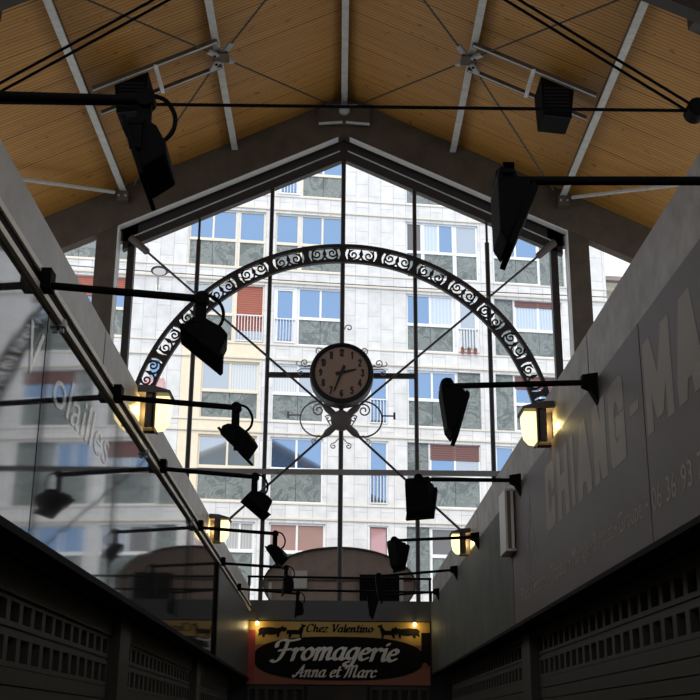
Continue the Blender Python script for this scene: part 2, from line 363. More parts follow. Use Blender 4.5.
# block letters: straight bars in a unit cell (width w, height 1)
def blockletter(mb,ch,fn,a0,a1,z0,z1,d=.001,th=.0008):
    T={'C':[((.0,.12),(.0,.88)),((.0,.88),(.22,1)),((.22,1),(.78,1)),((.78,1),(1,.88)),((1,.88),(1,.74)),((.0,.12),(.22,0)),((.22,0),(.78,0)),((.78,0),(1,.12)),((1,.12),(1,.26))],
       'H':[((0,0),(0,1)),((1,0),(1,1)),((0,.5),(1,.5))],'I':[((.5,0),(.5,1))],
       'A':[((0,0),(.42,1)),((1,0),(.58,1)),((.42,1),(.58,1)),((.2,.25),(.8,.25))],
       'N':[((0,0),(0,1)),((1,0),(1,1)),((.05,1),(.95,0))],
       'G':[((.0,.12),(.0,.88)),((.0,.88),(.22,1)),((.22,1),(.78,1)),((.78,1),(1,.88)),((1,.88),(1,.78)),((.0,.12),(.22,0)),((.22,0),(.78,0)),((.78,0),(1,.10)),((1,.0),(1,.42)),((1,.42),(.65,.42))],
       'M':[((0,0),(0,1)),((1,0),(1,1)),((.05,1),(.5,.12)),((.95,1),(.5,.12))]}
    W_=abs(a1-a0); t_=.145 if ch not in 'IM' else (W_ if ch=='I' else .125)
    sgn=1 if a1>a0 else -1
    for (p,q) in T[ch]:
        P=Vector((t_/2+p[0]*(W_-t_),t_/2*.9+p[1]*(z1-z0-t_*.9))); Q=Vector((t_/2+q[0]*(W_-t_),t_/2*.9+q[1]*(z1-z0-t_*.9)))
        if ch=='I': P=Vector((W_/2,W_/2)); Q=Vector((W_/2,z1-z0-W_/2))
        k=t_/2; hz=t_*.45
        hp=hull([(c.x+u*k,c.y+v*hz) for c in (P,Q) for u,v in ((-1,-1),(1,-1),(1,1),(-1,1))])
        mb.prism([(a0+sgn*x,z0+y) for x,y in hp],d,d+th,fn); d+=3e-5

# ------------------------------------------------------------------ helpers for the slanting left stall line
def XL(y): return -(1.48+0.0075*y)
def fasc(mb, side, y0, y1, z0, z1, d0, d1):
    """slab on a stall fascia: d = distance out from the fascia plane into the aisle"""
    f = (lambda y,d: XL(y)+d) if side<0 else (lambda y,d: 1.68-d)
    a0,a1=f(y0,d0),f(y0,d1); b0,b1=f(y1,d0),f(y1,d1)
    mb.hexa([(a0,y0,z0),(a1,y0,z0),(b1,y1,z0),(b0,y1,z0),(a0,y0,z1),(a1,y0,z1),(b1,y1,z1),(b0,y1,z1)])
    return mb
YS,YE=-2.0,21.75

# ------------------------------------------------------------------ ground, roof
tag(MB().box((-9,-14,-1.7),(9,27,-1.6)).build('floor',M['concrete']),'grey concrete market floor under the hall roof','floor',kind='structure')
tag(MB().box((-8.6,-14.2,-1.6),(8.6,-14.0,4.5)).build('wall_back',M['stall']),'dark end wall of the hall behind the camera','wall',kind='structure')  # unseen wall added to hold back light from the rear; height sets interior brightness
for sg,nm in ((-1,'left'),(1,'right')):
    tag(MB().box((sg*8.5,-14,-1.6),(sg*8.7,25.6,7.2)).build('wall_'+nm,M['stall']),f'dark {nm} side wall of the hall below the eaves opening','wall',kind='structure')  # unseen walls added to limit daylight from the sides
tag(MB().box((-60,27,-1.72),(60,90,-1.62)).build('street',M['street']),'pale street surface beyond the open gable','street',kind='structure')
RC,RS=14.95,0.47      # underside of the deck: z = RC - RS*|x|
def roofz(x): return RC-RS*abs(x)
XE=8.6
d=MB()
for sg in (-1,1):
    a,b=(0,roofz(0)),(sg*XE,roofz(XE))
    d.hexa([(a[0],-14,a[1]),(b[0],-14,b[1]),(b[0],26.7,b[1]),(a[0],26.7,a[1]),(a[0],-14,a[1]+.06),(b[0],-14,b[1]+.06),(b[0],26.7,b[1]+.06),(a[0],26.7,a[1]+.06)])
tag(d.build('ceiling',M['wood']),'warm pine boarded underside of the pitched market roof','ceiling',kind='structure')
d=MB()
for sg in (-1,1):
    x1=sg*(XE+.1)
    d.hexa([(0,-14.1,roofz(0)+.06),(x1,-14.1,roofz(XE+.1)+.06),(x1,26.8,roofz(XE+.1)+.06),(0,26.8,roofz(0)+.06),
            (0,-14.1,roofz(0)+.2),(x1,-14.1,roofz(XE+.1)+.2),(x1,26.8,roofz(XE+.1)+.2),(0,26.8,roofz(0)+.2)])
tag(d.build('trim_1',M['roofmetal']),'grey metal roof covering above the pine boards','roof covering',kind='structure')

def purlin(x,label):
    t=thing('roof_purlin',(x,25.7,roofz(x)-.25),label,'roof beam','steel purlins under the pine roof')
    z=roofz(x)
    MB().box((x-.02,-13.9,z-.23),(x+.02,25.74,z-.005-.47*.02)).build('web',M['beam'],t)
    MB().box((x-.075,-13.9,z-.26),(x+.075,25.74,z-.228)).build('flange',M['purlin'],t)
    return t
purlin(0,'light grey steel purlin running along the ridge of the pine roof')
for x,l in ((-2.66,'upper purlin on the left roof slope, carrying the cable fittings'),(2.66,'upper purlin on the right roof slope, carrying the cable fittings'),
            (-5.27,'lower purlin on the left roof slope, left of the hanging black box'),(5.27,'lower purlin on the right roof slope, right of the hanging black box')):
    purlin(x,'grey steel '+l)

# ridge bracket at the top of the gable
t=thing('ridge_bracket',(0,25.66,14.0),'dark steel bracket box with a small lamp where the ridge purlin meets the gable','bracket')
MB().box((-.62,25.58,14.12),(.62,25.72,14.62)).build('plate',M['beam'],t)
b=MB(); 
for sg in (-1,1): b.bar((sg*.04,25.55,14.13),(sg*.62,25.55,14.08),.05,.045)
b.build('lip',M['purlin'],t)
MB().bar((-.42,25.53,14.56),(.42,25.53,14.58),.05,.05).build('cross_bar',M['fit'],t)
MB().lathe([(.03,0),(.13,-.06),(.14,-.14),(.07,-.2)],(0,25.46,14.5),'z',16).build('lamp',M['fit'],t,smooth=True)

# gable rafters
for sg,nm in ((-1,'left'),(1,'right')):
    b=MB()
    def zt(x): return roofz(x)-.012
    def zb(x): return 13.90-.465*abs(x)
    x1=sg*8.3
    b.hexa([(0,25.75,zb(0)),(x1,25.75,zb(8.3)),(x1,26.05,zb(8.3)),(0,26.05,zb(0)),(0,25.75,zt(0)),(x1,25.75,zt(8.3)),(x1,26.05,zt(8.3)),(0,26.05,zt(0))])
    tag(b.build('gable_rafter',M['beam']),f'deep brown grey rafter beam over the {nm} half of the gable window','roof beam','gable rafters')
    # column
    t=thing('steel_column',(sg*5.62,25.88,-1.6),f'brown grey steel column on the {nm} side of the gable window','column','gable columns')
    b=MB()
    for xa,xb,ya,yb in ((5.38,5.86,25.76,25.80),(5.38,5.86,26.0,26.04),(5.60,5.64,25.80,26.0)):
        p=[(sg*xa,ya),(sg*xb,ya),(sg*xb,yb),(sg*xa,yb)]
        b.hexa([(x,y,-1.6) for x,y in p]+[(x,y,zb(x)-.003) for x,y in p])
    b.build('column_section',M['beam'],t)
    # horizontal eave tube
    b=MB(); b.tube([(sg*5.45,25.4,roofz(5.45)-.28),(sg*7.4,22.9,roofz(7.4)-.2)],.045,10)
    tag(b.build('eave_strut',M['purlin']),f'thin grey tube strut under the {nm} edge of the roof','strut','eave struts')
    # bearing fitting at the lower purlin end
    t=thing('purlin_shoe',(sg*5.27,25.6,roofz(5.1)-.5),f'pale bolted bracket at the end of the lower {nm} purlin','bracket','purlin end brackets')
    MB().box((sg*5.14,25.5,roofz(5.27)-.52),(sg*5.40,25.74,roofz(5.27)-.27)).build('shoe_plate',M['beam'],t)
    b=MB()
    for k in (-.08,.08): b.tube([(sg*5.27+k,25.47,roofz(5.27)-.4),(sg*5.27+k,25.52,roofz(5.27)-.4)],.025,8)
    b.build('bolt',M['fit'],t)

# ------------------------------------------------------------------ gable window (open framed), as setting
w=thing('window_1',(0,26.15,-1.6),'tall gabled steel window frame with dark mullions at the end of the market','window',kind='structure')
GF=26.0
def head(x): return 13.40-.465*abs(x)
b=MB()
for sg in (-1,1):
    x1=sg*5.3
    b.hexa([(0,26.1,head(0)),(x1,26.1,head(5.3)),(x1,26.3,head(5.3)),(0,26.3,head(0)),(0,26.1,head(0)+.85),(x1,26.1,head(5.3)+.85),(x1,26.3,head(5.3)+.85),(0,26.3,head(0)+.85)])
    b.box((sg*5.0,26.1,-1.6),(sg*5.17,26.3,head(5.17)+.1))
for sg in (-1,1): b.box((sg*4.95,26.1,11.15),(sg*5.4,26.3,11.75))
b.build('window_frame',M['brown'],w)
b=MB()
for sg in (-1,1):
    za=lambda x:13.885-.465*abs(x)
    x0,x1=sg*.14,sg*5.36
    b.hexa([(x0,25.74,za(x0)-.02),(x1,25.74,za(x1)-.02),(x1,25.95,za(x1)-.02),(x0,25.95,za(x0)-.02),(x0,25.74,za(x0)+.01),(x1,25.74,za(x1)+.01),(x1,25.95,za(x1)+.01),(x0,25.95,za(x0)+.01)])
    b.box((sg*5.34,25.74,-1.6),(sg*5.37,26.06,za(5.36)-.02))
part_label(b.build('window_trim',M['white'],w),'off white trim strip around the gable opening')
for sg in (-1,1):
    MB().tube([(sg*.10,26.08,13.62),(sg*5.1,26.08,13.62-.465*5.1)],.02,8).build('conduit',M['purlin'],w)
for x in (-3.48,-1.735,0,1.735,3.48):
    top=head(x)
    if abs(x)>3:
        MB().tube([(x,26.16,-1.6),(x,26.16,top-.55)],.055,12).build('mullion',M['brown'],w,smooth=True)
        MB().tube([(x,26.16,top-.55),(x,26.16,top+.02)],.03,10).build('mullion_tip',M['brown'],w,smooth=True)
    else:
        MB().tube([(x,26.16,-1.6),(x,26.16,top+.02)],.05 if x else .055,12).build('mullion',M['brown'],w,smooth=True)
part_label(MB().box((-5.0,26.08,5.49),(5.0,26.16,5.61)).build('transom',M['greytran'],w),'grey transom rail under the clock')
MB().box((-1.735,26.09,7.78),(1.735,26.17,7.90)).build('transom',M['brown'],w)

# ------------------------------------------------------------------ ornamental arch
AC,RO,RI=6.09,4.96,4.50
def AP(th,r,y): return (r*math.cos(th),y,AC+r*math.sin(th))
t=thing('ornamental_arch',(0,25.95,-1.6),'large dark wrought iron arch filled with scrolls spanning the gable window','arch')
def ring(r0,r1,y0,y1,n=120):
    b=MB(); vs=[]; fs=[]
    for i in range(n+1):
        th=-0.16+(PI+0.32)*i/n
        for r in (r0,r1):
            for y in (y0,y1): vs.append(AP(th,r,y))
    for i in range(n):
        a=i*4; c=a+4
        fs+= [(a,a+1,c+1,c),(a+2,c+2,c+3,a+3),(a,c,c+2,a+2),(a+1,a+3,c+3,c+1)]
    b.add(vs,fs); return b
ring(RO-.085,RO,25.88,26.0).build('outer_band',M['arch'],t)
ring(RI,RI+.07,25.88,26.0).build('inner_band',M['arch'],t)
for sg in (-1,1):
    b=MB()
    for th in ([-.16] if sg>0 else [PI+.16]):
        p=AP(th,(RI+RO)/2,25.94); b.bar(p,(p[0],25.94,-1.6),.40,.09,(0,1,0))
    b.build('arch_foot',M['arch'],t)
rm=(RI+RO)/2
def arcpt(th0,s,q,y=25.94): 
    th=th0-s/rm; return AP(th,rm+q,y)
def spiral(cx,cq,r0,turns,a0,dirn,n=22):
    pts=[]
    for i in range(n+1):
        u=i/n; a=a0+dirn*turns*2*PI*u; r=r0*(1-.80*u); pts.append((cx+r*math.cos(a),cq+r*math.sin(a)))
    return pts
NSEG=17; step=PI/NSEG; half=step*rm/2
for i in range(NSEG+1):
    th0=PI/2+(i-NSEG/2)*step
    b=MB()
    for sg in (-1,1):
        # running stem from the divider into a volute, then a small counter leaf
        sp=spiral(sg*.185,.02*(1 if i%2 else -1),.125,1.35,(PI*0.5 if sg>0 else PI*.5),-sg)
        stem=[(sg*(half-.06),-.17),(sg*(half-.15),-.16),(sg*(half-.19),-.02),(sg*(half-.17),.10)]
        pts=[(sg*(half-.10),-.17),(sg*.29,-.15),(sg*.305,-.04),(sg*.28,.08)]+sp
        b.tube([arcpt(th0,s,q) for s,q in pts],[.026]*4+[.022]*(len(pts)-5)+[.036],6)
        b.tube([arcpt(th0,s,q) for s,q in [(sg*.30,-.12),(sg*.18,-.165),(sg*.06,-.13),(0,-.05),(sg*.03,.02)]],[.03,.026,.026,.028,.02],6)
        b.tube([arcpt(th0,s,q) for s,q in [(sg*(half-.08),.17),(sg*(half-.13),.15),(sg*(half-.16),.10)]],[.03,.02,.008],6)
    b.prism([(-.05,.0),(0,-.09),(.05,0),(0,.15)],25.92,25.96,lambda a,q,y,th0=th0:arcpt(th0,a,q,y))
    b.build('scroll_panel',M['arch'],t,smooth=True)
for i in range(NSEG+2):
    th=PI/2+(i-(NSEG+1)/2)*step; b=MB()
    b.prism([(-.12,-.2),(.12,-.2),(.06,-.05),(.06,.05),(.12,.2),(-.12,.2),(-.06,.05),(-.06,-.05)],25.895,25.985,lambda a,q,y:arcpt(th,a,q,y))
    b.build('divider',M['arch'],t)

# ------------------------------------------------------------------ cable cross-brace with hub
t=thing('cable_brace',(0,25.9,-1.6),'steel cable cross brace with a round hub below the clock','cable brace')
HC=Vector((0.0,25.98,6.72))
MB().lathe([(.17,-.10),(.235,-.06),(.235,.06),(.17,.10)],HC,'y',24).build('hub',M['node'],t,smooth=True)
for (ex,ez) in ((-5.05,11.16),(5.05,11.16),(-4.4,2.65),(4.4,2.65)):
    e=Vector((ex,25.98,ez)); dr=(e-HC).normalized()
    c=MB().tube([HC+dr*.4,e-dr*.2],.028,8).build('cable',M['cable'],t,smooth=True)
    MB().tube([HC+dr*.18,HC+dr*.42,HC+dr*.56],[.075,.085,.04],10).build('socket',M['node'],t,smooth=True)
    MB().tube([e-dr*.55,e-dr*.5,e-dr*.15,e+dr*.05],[.035,.085,.09,.09],10).build('anchor_sleeve',M['node'],t,smooth=True)

# ------------------------------------------------------------------ clock
t=thing('clock',(0,25.7,7.0),'round black hanging clock with tan dial showing about 2:33','clock')
CZ=7.68
R=.725
MB().lathe([(.10,.55),(R*.93,.5),(R,.42),(R,.06),(R*.985,0),(R*.90,-.02),(R*.875,.015),(.05,.02)],(0,25.38,CZ),'y',56).build('case',M['clockcase'],t,smooth=True)
dl=MB().lathe([(.60,0),(.60,.01)],(0,25.378,CZ),'y',56).build('dial',M['dial'],t)
NUMERALS(dl)
b=MB()
for k in range(60):
    a=2*PI*k/60; r0=.565 if k%5 else .55
    b.bar((r0*math.cos(a),25.374,CZ+r0*math.sin(a)),(.59*math.cos(a),25.374,CZ+.59*math.sin(a)),.006,.010 if k%5 else .018,(0,1,0))
b.build('minute_track',M['ink'],dl)
def hand(ang,L,tail,w0,y):
    a=PI/2-ang; ux,uz=math.cos(a),math.sin(a); px,pz=-uz,ux
    poly=[(-tail,-w0*.9),(-tail*.8,-w0),(L*.85,-w0*.55),(L,0),(L*.85,w0*.55),(-tail*.8,w0),(-tail,w0*.9)]
    return MB().prism(poly,y,y+.008,lambda p,q,yy:(ux*p+px*q,yy,CZ+uz*p+pz*q))
hand(2*PI*(2+33/60)/12,.36,.14,.045,25.358).build('hour_hand',M['ink'],t)
hand(2*PI*33.5/60,.51,.18,.036,25.346).build('minute_hand',M['ink'],t)
MB().lathe([(.035,0),(.035,.035)],(0,25.34,CZ),'y',16).build('hand_boss',M['ink'],t)
MB().tube([(0,25.9,CZ),(0,26.13,CZ)],.09,12).build('mount',M['clockcase'],t)

# wrought-iron scrollwork round the clock
t=thing('wrought_iron_scrollwork',(0,26.0,6.2),'thin pale wrought iron scrolls behind the clock and its hub','scrollwork')
def scroll(pts,r,m='pale_iron'):
    MB().tube([(p[0],26.05,p[1]) for p in pts],r,6).build('scroll',M[m],t,smooth=True)
for sg in (-1,1):
    scroll([(sg*(.38),8.30),(sg*.46,8.36)]+[(sg*x,z) for x,z in spiral(.52,8.42,.10,1.4,-PI*.8,1)],.014)
    scroll([(sg*.62,8.02),(sg*.75,8.06)]+[(sg*x,z) for x,z in spiral(.86,8.12,.10,1.3,-PI*.6,1)],.014)
    scroll([(sg*.55,7.97),(sg*.95,7.97),(sg*1.02,7.93)]+[(sg*x,z) for x,z in spiral(.95,7.88,.07,1.1,PI*.2,-1)],.013)
    scroll([(sg*.55,8.02),(sg*1.0,8.04),(sg*1.06,8.1),(sg*1.02,8.16)],.012)
    big=[(sg*(.50+.44*math.cos(a)),6.78+.42*math.sin(a)) for a in [PI*.62-PI*1.25*k/22 for k in range(23)]]
    scroll(big,.02,'arch' if sg>0 else 'pale_iron')  # right scrolls darker: uneven light is put into the iron colour
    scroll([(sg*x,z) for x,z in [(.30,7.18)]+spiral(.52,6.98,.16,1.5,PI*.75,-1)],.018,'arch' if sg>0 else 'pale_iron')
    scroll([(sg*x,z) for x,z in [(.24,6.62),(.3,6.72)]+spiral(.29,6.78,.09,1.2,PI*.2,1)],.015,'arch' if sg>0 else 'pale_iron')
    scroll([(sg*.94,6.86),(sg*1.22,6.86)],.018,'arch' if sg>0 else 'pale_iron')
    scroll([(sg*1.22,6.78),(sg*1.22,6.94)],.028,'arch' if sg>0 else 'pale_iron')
    scroll([(sg*x,z) for x,z in [(.50,6.40),(.58,6.30)]+spiral(.60,6.24,.07,1.2,PI*.3,-1)],.013)
    scroll([(sg*x,z) for x,z in [(.05,6.32),(.14,6.22)]+spiral(.17,6.14,.07,1.2,PI*.4,-1)],.013)
scroll([(.06,8.95)]+spiral(.16,8.98,.09,1.0,PI*.9,-1),.014)

# ------------------------------------------------------------------ roof cable bracing and hanging boxes
for sg,nm in ((-1,'left'),(1,'right')):
    t=thing('roof_bracing',(sg*2.6,21.5,roofz(2.6)-.5),f'thin crossed cables bracing the {nm} roof slope through fittings on the purlin','cable brace','roof cable bracing')
    def RP(x,y,dz=.34): return Vector((sg*x,y,roofz(x)-dz))
    node=RP(2.6,21.5)
    for (x,y) in ((.1,18.2),(5.0,25.4),(5.0,17.6),(.25,25.5)):
        e=RP(x,y,.30); dr=(e-node).normalized()
        MB().tube([node+dr*.2,e],.02,6).build('cable',M['cable'],t,smooth=True)
        f=MB(); f.bar(node+dr*.12,node+dr*.44,.11,.07); f.build('fork_fitting',M['fit'],t,bevel=.01)
        MB().tube([node+dr*.2+Vector((0,0,-.055)),node+dr*.2+Vector((0,0,.05))],.03,8).build('pin',M['black'],t)
    MB().box((node.x-.17,node.y-.17,node.z-.03),(node.x+.17,node.y+.17,node.z+.02)).build('gusset',M['beam'],t)
    # box hung between the purlins on two rails
    t=thing('roof_box_unit',(sg*4.25,21.4,11.5),f'black hanging box on a framed pair of rails under the {nm} roof slope','hanging box','black roof boxes')
    for y in (20.95,21.9):
        r=MB(); r.bar((sg*2.62,y,roofz(2.62)-.30),(sg*5.08,y,roofz(5.08)-.30),.07,.09); r.build('rail',M['beam'],t)
        r=MB(); r.bar((sg*2.62,y-.03,roofz(2.62)-.355),(sg*5.08,y-.03,roofz(5.08)-.355),.035,.02); r.build('rail_edge',M['purlin'],t)
    for x in (3.84,):
        r=MB(); r.bar((sg*x,20.9,roofz(x)-.35),(sg*x,21.95,roofz(x)-.35),.075,.05); r.build('cross_piece',M['white'],t)
    xi,xo=4.0,4.66
    hx=MB(); zt_=12.55
    hx.hexa([(sg*(xi+.02),21.05,11.86),(sg*(xo-.07),21.05,11.80),(sg*(xo-.07),21.75,11.80),(sg*(xi+.02),21.75,11.86),
             (sg*xi,21.0,roofz(xi)-.36),(sg*xo,21.0,roofz(xo)-.36),(sg*xo,21.85,roofz(xo)-.36),(sg*xi,21.85,roofz(xi)-.36)])
    hx.build('housing',M['black'],t)
    r=MB()
    for k in range(7):
        z=11.95+k*.08; r.box((sg*(xi+.06),21.0,z),(sg*(xo-.10),21.04,z+.035))
    r.build('louvre',M['clockcase'],t)
    MB().hexa([(sg*(xi+.02),21.0,11.83),(sg*(xo-.07),21.0,11.77),(sg*(xo-.07),21.1,11.80),(sg*(xi+.02),21.1,11.86),
               (sg*(xi+.02),21.0,11.93),(sg*(xo-.07),21.0,11.87),(sg*(xo-.07),21.1,11.90),(sg*(xi+.02),21.1,11.96)]).build('lower_rim',M['black'],t)

# ------------------------------------------------------------------ main truss in front
t=thing('roof_truss',(0,17.5,9.97),'black tie rod truss with paired sloping rods crossing under the roof','truss')
TZ=9.97
TX={-1:6.2,1:5.86}
MB().tube([(-6.2,17.5,TZ),(5.86,17.5,TZ)],.03,8).build('tie_rod',M['black'],t,smooth=True)
for sg in (-1,1):
    for yy in (17.40,17.62):
        MB().tube([(sg*TX[sg],yy,TZ+.03),(0,yy,14.17)],.026,8).build('sloping_rod',M['black'],t,smooth=True)
    MB().lathe([(.12,-.2),(.17,-.15),(.17,.15),(.12,.2)],(sg*(TX[sg]+.06),17.5,TZ),'y',20).build('node',M['black'],t,smooth=True)
    MB().tube([(sg*(TX[sg]+.1),17.5,TZ),(sg*8.5,17.5,roofz(8.5)-.1)],.06,10).build('outer_strut',M['black'],t,smooth=True)
    r=MB(); x0,x1=.0,8.4
    r.hexa([(sg*x0,16.95,roofz(x0)-.62),(sg*x1,16.95,roofz(x1)-.62),(sg*x1,17.25,roofz(x1)-.62),(sg*x0,17.25,roofz(x0)-.62),
            (sg*x0,16.95,roofz(x0)-.27),(sg*x1,16.95,roofz(x1)-.27),(sg*x1,17.25,roofz(x1)-.27),(sg*x0,17.25,roofz(x0)-.27)])
    r.build('rafter',M['brown'],t)
    r=MB()
    r.hexa([(sg*5.95,17.2,roofz(5.95)-.62),(sg*6.6,17.2,roofz(6.6)-.62),(sg*6.6,17.55,roofz(6.6)-.62),(sg*5.95,17.6,roofz(5.95)-.55),
            (sg*5.95,17.2,roofz(5.95)-.3),(sg*6.6,17.2,roofz(6.6)-.3),(sg*6.6,17.55,roofz(6.6)-.3),(sg*5.95,17.6,roofz(5.95)-.3)])
    r.build('gusset',M['brown'],t)
    MB().tube([(sg*6.2,17.5,roofz(6.2)-.4),(sg*8.2,20.6,roofz(8.2)-.3)],.022,6).build('outer_cable',M['cable'],t)

# ------------------------------------------------------------------ stall rows : dark cores
for side,nm in ((-1,'left'),(1,'right')):
    b=MB()
    fasc(b,side,YS,YE-.02,(.885 if side<0 else .96)+.0,2.2,-.10,-2.9)
    fasc(b,side,YS,YE-.3,-1.6,.885 if side<0 else .96,-.38,-2.9)
    tag(b.build('market_stall',M['stall']),f'dark body of the whole {nm} row of market stalls behind its fascia','market stall','rows of stalls')

for side,nm in ((-1,'left'),(1,'right')):
    tag(fasc(MB(),side,YS,YE-.05,2.205,2.235,-.11,-2.95).build('stall_roof',M['street']),f'pale flat roof sheet covering the {nm} row of stalls, behind the fascia','stall roof','stall roof sheets')  # unseen pale sheets added to bounce light up onto the boards
# left glass fascia
ZG0,ZG1=.885,2.06
for y0,y1,l in ((YS,5.74,'reflective dark glass fascia panel nearest on the left stall row, at the photo edge'),
                (5.76,15.3,'long dark glass fascia panel mid left stall row, mirroring the white flats'),
                (15.46,21.90,'short end glass fascia panel on the left row beside the cheese sign')):
    fasc(MB(),-1,y0,y1,ZG0,ZG1,-.03,0).build('glass_fascia_panel',M['fglass'] if y0<15 else M['dull'])
    o=bpy.data.objects[-1] if False else [x for x in COL.objects if x.name.startswith('glass_fascia_panel')][-1]
    tag(o,l,'glass panel','left row glass fascia panels')
def Lf(a,z,dp): return (XL(a)+.004+.003*dp,a,z)
gp=[x for x in COL.objects if x.name.startswith('glass_fascia_panel')]
for s,y0,y1,z0,z1,par in (('V',5.42,5.70,1.64,1.90,0),('olailles',5.98,7.6,1.63,1.87,1)):
    b=MB(); add_text(b,s,Lf,y0,y1,z0,z1,shear=.25); b.build('lettering',M['glasstxt'],gp[par])
tag(fasc(MB(),-1,15.31,15.45,ZG0-.02,ZG1,-.03,.03).build('joint_post',M['black']),'thin black upright between the last two glass panels on the left','post')
t=thing('fascia_rail',(XL(10),10,2.06),'beige aluminium double rail with a black groove above the left glass panels','rail')
fasc(MB(),-1,YS,21.9,2.062,2.095,-.03,.025).build('lower_strip',M['alu'],t)
fasc(MB(),-1,YS,21.9,2.095,2.155,-.03,.012).build('groove',M['black'],t)
fasc(MB(),-1,YS,21.9,2.155,2.188,-.03,.025).build('upper_strip',M['alu'],t)
for y in (5.95,9.0,12.2):
    b=MB(); fasc(b,-1,y,y+.05,2.045,2.085,.0,.04); fasc(b,-1,y+.015,y+.035,2.015,2.05,.005,.03); b.build('clip',M['fit'],t)
tag(fasc(MB(),-1,YS,21.95,.845,.885,-.1,.03).build('lower_edge_strip',M['black']),'black strip along the lower edge of the left glass panels','strip')
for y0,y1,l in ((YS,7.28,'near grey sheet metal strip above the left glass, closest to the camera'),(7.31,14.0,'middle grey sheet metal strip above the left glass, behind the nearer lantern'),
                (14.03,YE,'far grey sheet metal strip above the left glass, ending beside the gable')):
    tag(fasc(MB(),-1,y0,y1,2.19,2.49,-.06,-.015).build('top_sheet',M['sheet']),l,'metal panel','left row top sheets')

# right fascia
ZB0,ZB1,ZB2=.96,2.215,2.645
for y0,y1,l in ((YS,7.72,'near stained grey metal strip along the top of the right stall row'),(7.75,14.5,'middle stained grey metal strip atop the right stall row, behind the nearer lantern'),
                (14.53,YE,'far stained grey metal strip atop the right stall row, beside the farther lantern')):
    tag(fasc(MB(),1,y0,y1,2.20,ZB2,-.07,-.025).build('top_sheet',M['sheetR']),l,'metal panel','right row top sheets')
def Rf(a,z,dp): return (1.68-.0014-.001*dp, a, z)
near=thing('sign_board',(1.68,3,ZB0),'near mauve grey sign board on the right with letters MA and phone number','sign','right row sign boards')
fasc(MB(),1,YS,6.27,ZB0,ZB1,-.03,0).build('board',M['board'],near)
far=thing('sign_board',(1.68,9,ZB0),'mauve grey sign board on the right reading CHIANG with a temple outline','sign','right row sign boards')
fasc(MB(),1,6.29,11.42,ZB0,ZB1,-.03,0).build('board',M['board'],far)
third=thing('sign_board',(1.68,16,ZB0),'blank dark green grey board at the far end of the right stall row','sign','right row sign boards')
fasc(MB(),1,11.46,YE+.1,ZB0,ZB1,-.03,.0).build('board',M['green'],third)
def letter(ch,y0,y1,par,z0=1.535,z1=2.06):
    b=MB(); blockletter(b,ch,lambda a,z,d:(1.68-d,a,z),y0,y1,z0,z1); b.build('letter',M['boardtxt'],par)
for ch,y0,y1 in (('C',9.48,9.06),('H',8.94,8.50),('I',8.39,8.27),('A',8.16,7.70),('N',7.60,7.22),('G',7.12,6.72)): letter(ch,y0,y1,far)
b=MB(); b.box((1.678,6.58,1.74),(1.6795,6.38,1.80)); b.build('hyphen',M['boardtxt'],far)
for ch,y0,y1 in (('M',6.22,5.69),('A',5.61,5.19),('I',5.08,4.97)): letter(ch,y0,y1,near)
def words(lst,par,z0,z1):
    for s,y0,y1,desc in lst:
        ws=s.split(' '); tot=len(s); at=0
        for w_ in ws:
            ya=y0+(y1-y0)*at/tot; yb=y0+(y1-y0)*(at+len(w_))/tot; at+=len(w_)+1
            lo=z0-.03 if any(c in w_ for c in 'pgq') else z0
            hi=z1-.025 if w_ in ('à',) else z1
            b=MB(); add_text(b,w_,Rf,ya,yb,lo,hi); b.build('lettering',M['boardtxt2'],par)
words((('Plats à Emporter',10.95,9.60,1),('Traiteur',9.40,8.72,0),('Mariage',8.50,7.90,1),('Banquet',7.76,7.20,1),('Groupe',7.03,6.47,1)),far,1.125,1.255)
for y in (9.50,8.61,7.83,7.115,6.36):
    MB().box((1.678,y-.025,1.175),(1.6795,y+.025,1.195)).build('hyphen',M['boardtxt2'],far)
words((('06 36 93 77 55',6.24,4.93,0),),near,1.125,1.255)
# temple outline (stupa) in thin strokes
b=MB()
def stroke(pts,w=.016):
    for (y0,z0),(y1,z1) in zip(pts,pts[1:]): b.bar((1.6785,y0,z0),(1.6785,y1,z1),.0015,w,(0,-(z1-z0),(y1-y0)))
yc=10.30
for s in (-1,1):
    stroke([(yc,2.02),(yc+s*.05,1.85),(yc+s*.09,1.76),(yc+s*.17,1.68),(yc+s*.16,1.60),(yc+s*.22,1.55),(yc+s*.22,1.32)])
    stroke([(yc+s*.02,1.86),(yc+s*.05,1.74),(yc+s*.10,1.64),(yc+s*.10,1.32)])
    stroke([(yc+s*.30,1.50),(yc+s*.30,1.34)])
b.build('temple_outline',M['boardtxt2'],far)
tag(fasc(MB(),1,YS,YE+.1,.925,.958,-.12,.02).build('lower_edge_strip',M['black']),'black strip along the lower edge of the right sign boards','strip')

# box light on the right fascia
t=thing('box_light',(1.63,11.4,1.64),'slim white faced box light on the right fascia beside the temple outline','wall light')
fasc(MB(),1,11.2,11.6,1.655,2.215,.02,.075).build('box_body',M['boxs'],t)
fasc(MB(),1,11.19,11.61,1.64,2.23,.075,.095).build('white_face',M['boxw'],t)
b=MB(); fasc(b,1,11.18,11.2,1.64,2.23,.015,.04); fasc(b,1,11.18,11.62,2.215,2.235,.0,.09); fasc(b,1,11.18,11.62,1.635,1.655,.0,.09); b.build('edge_frame',M['alu'],t)

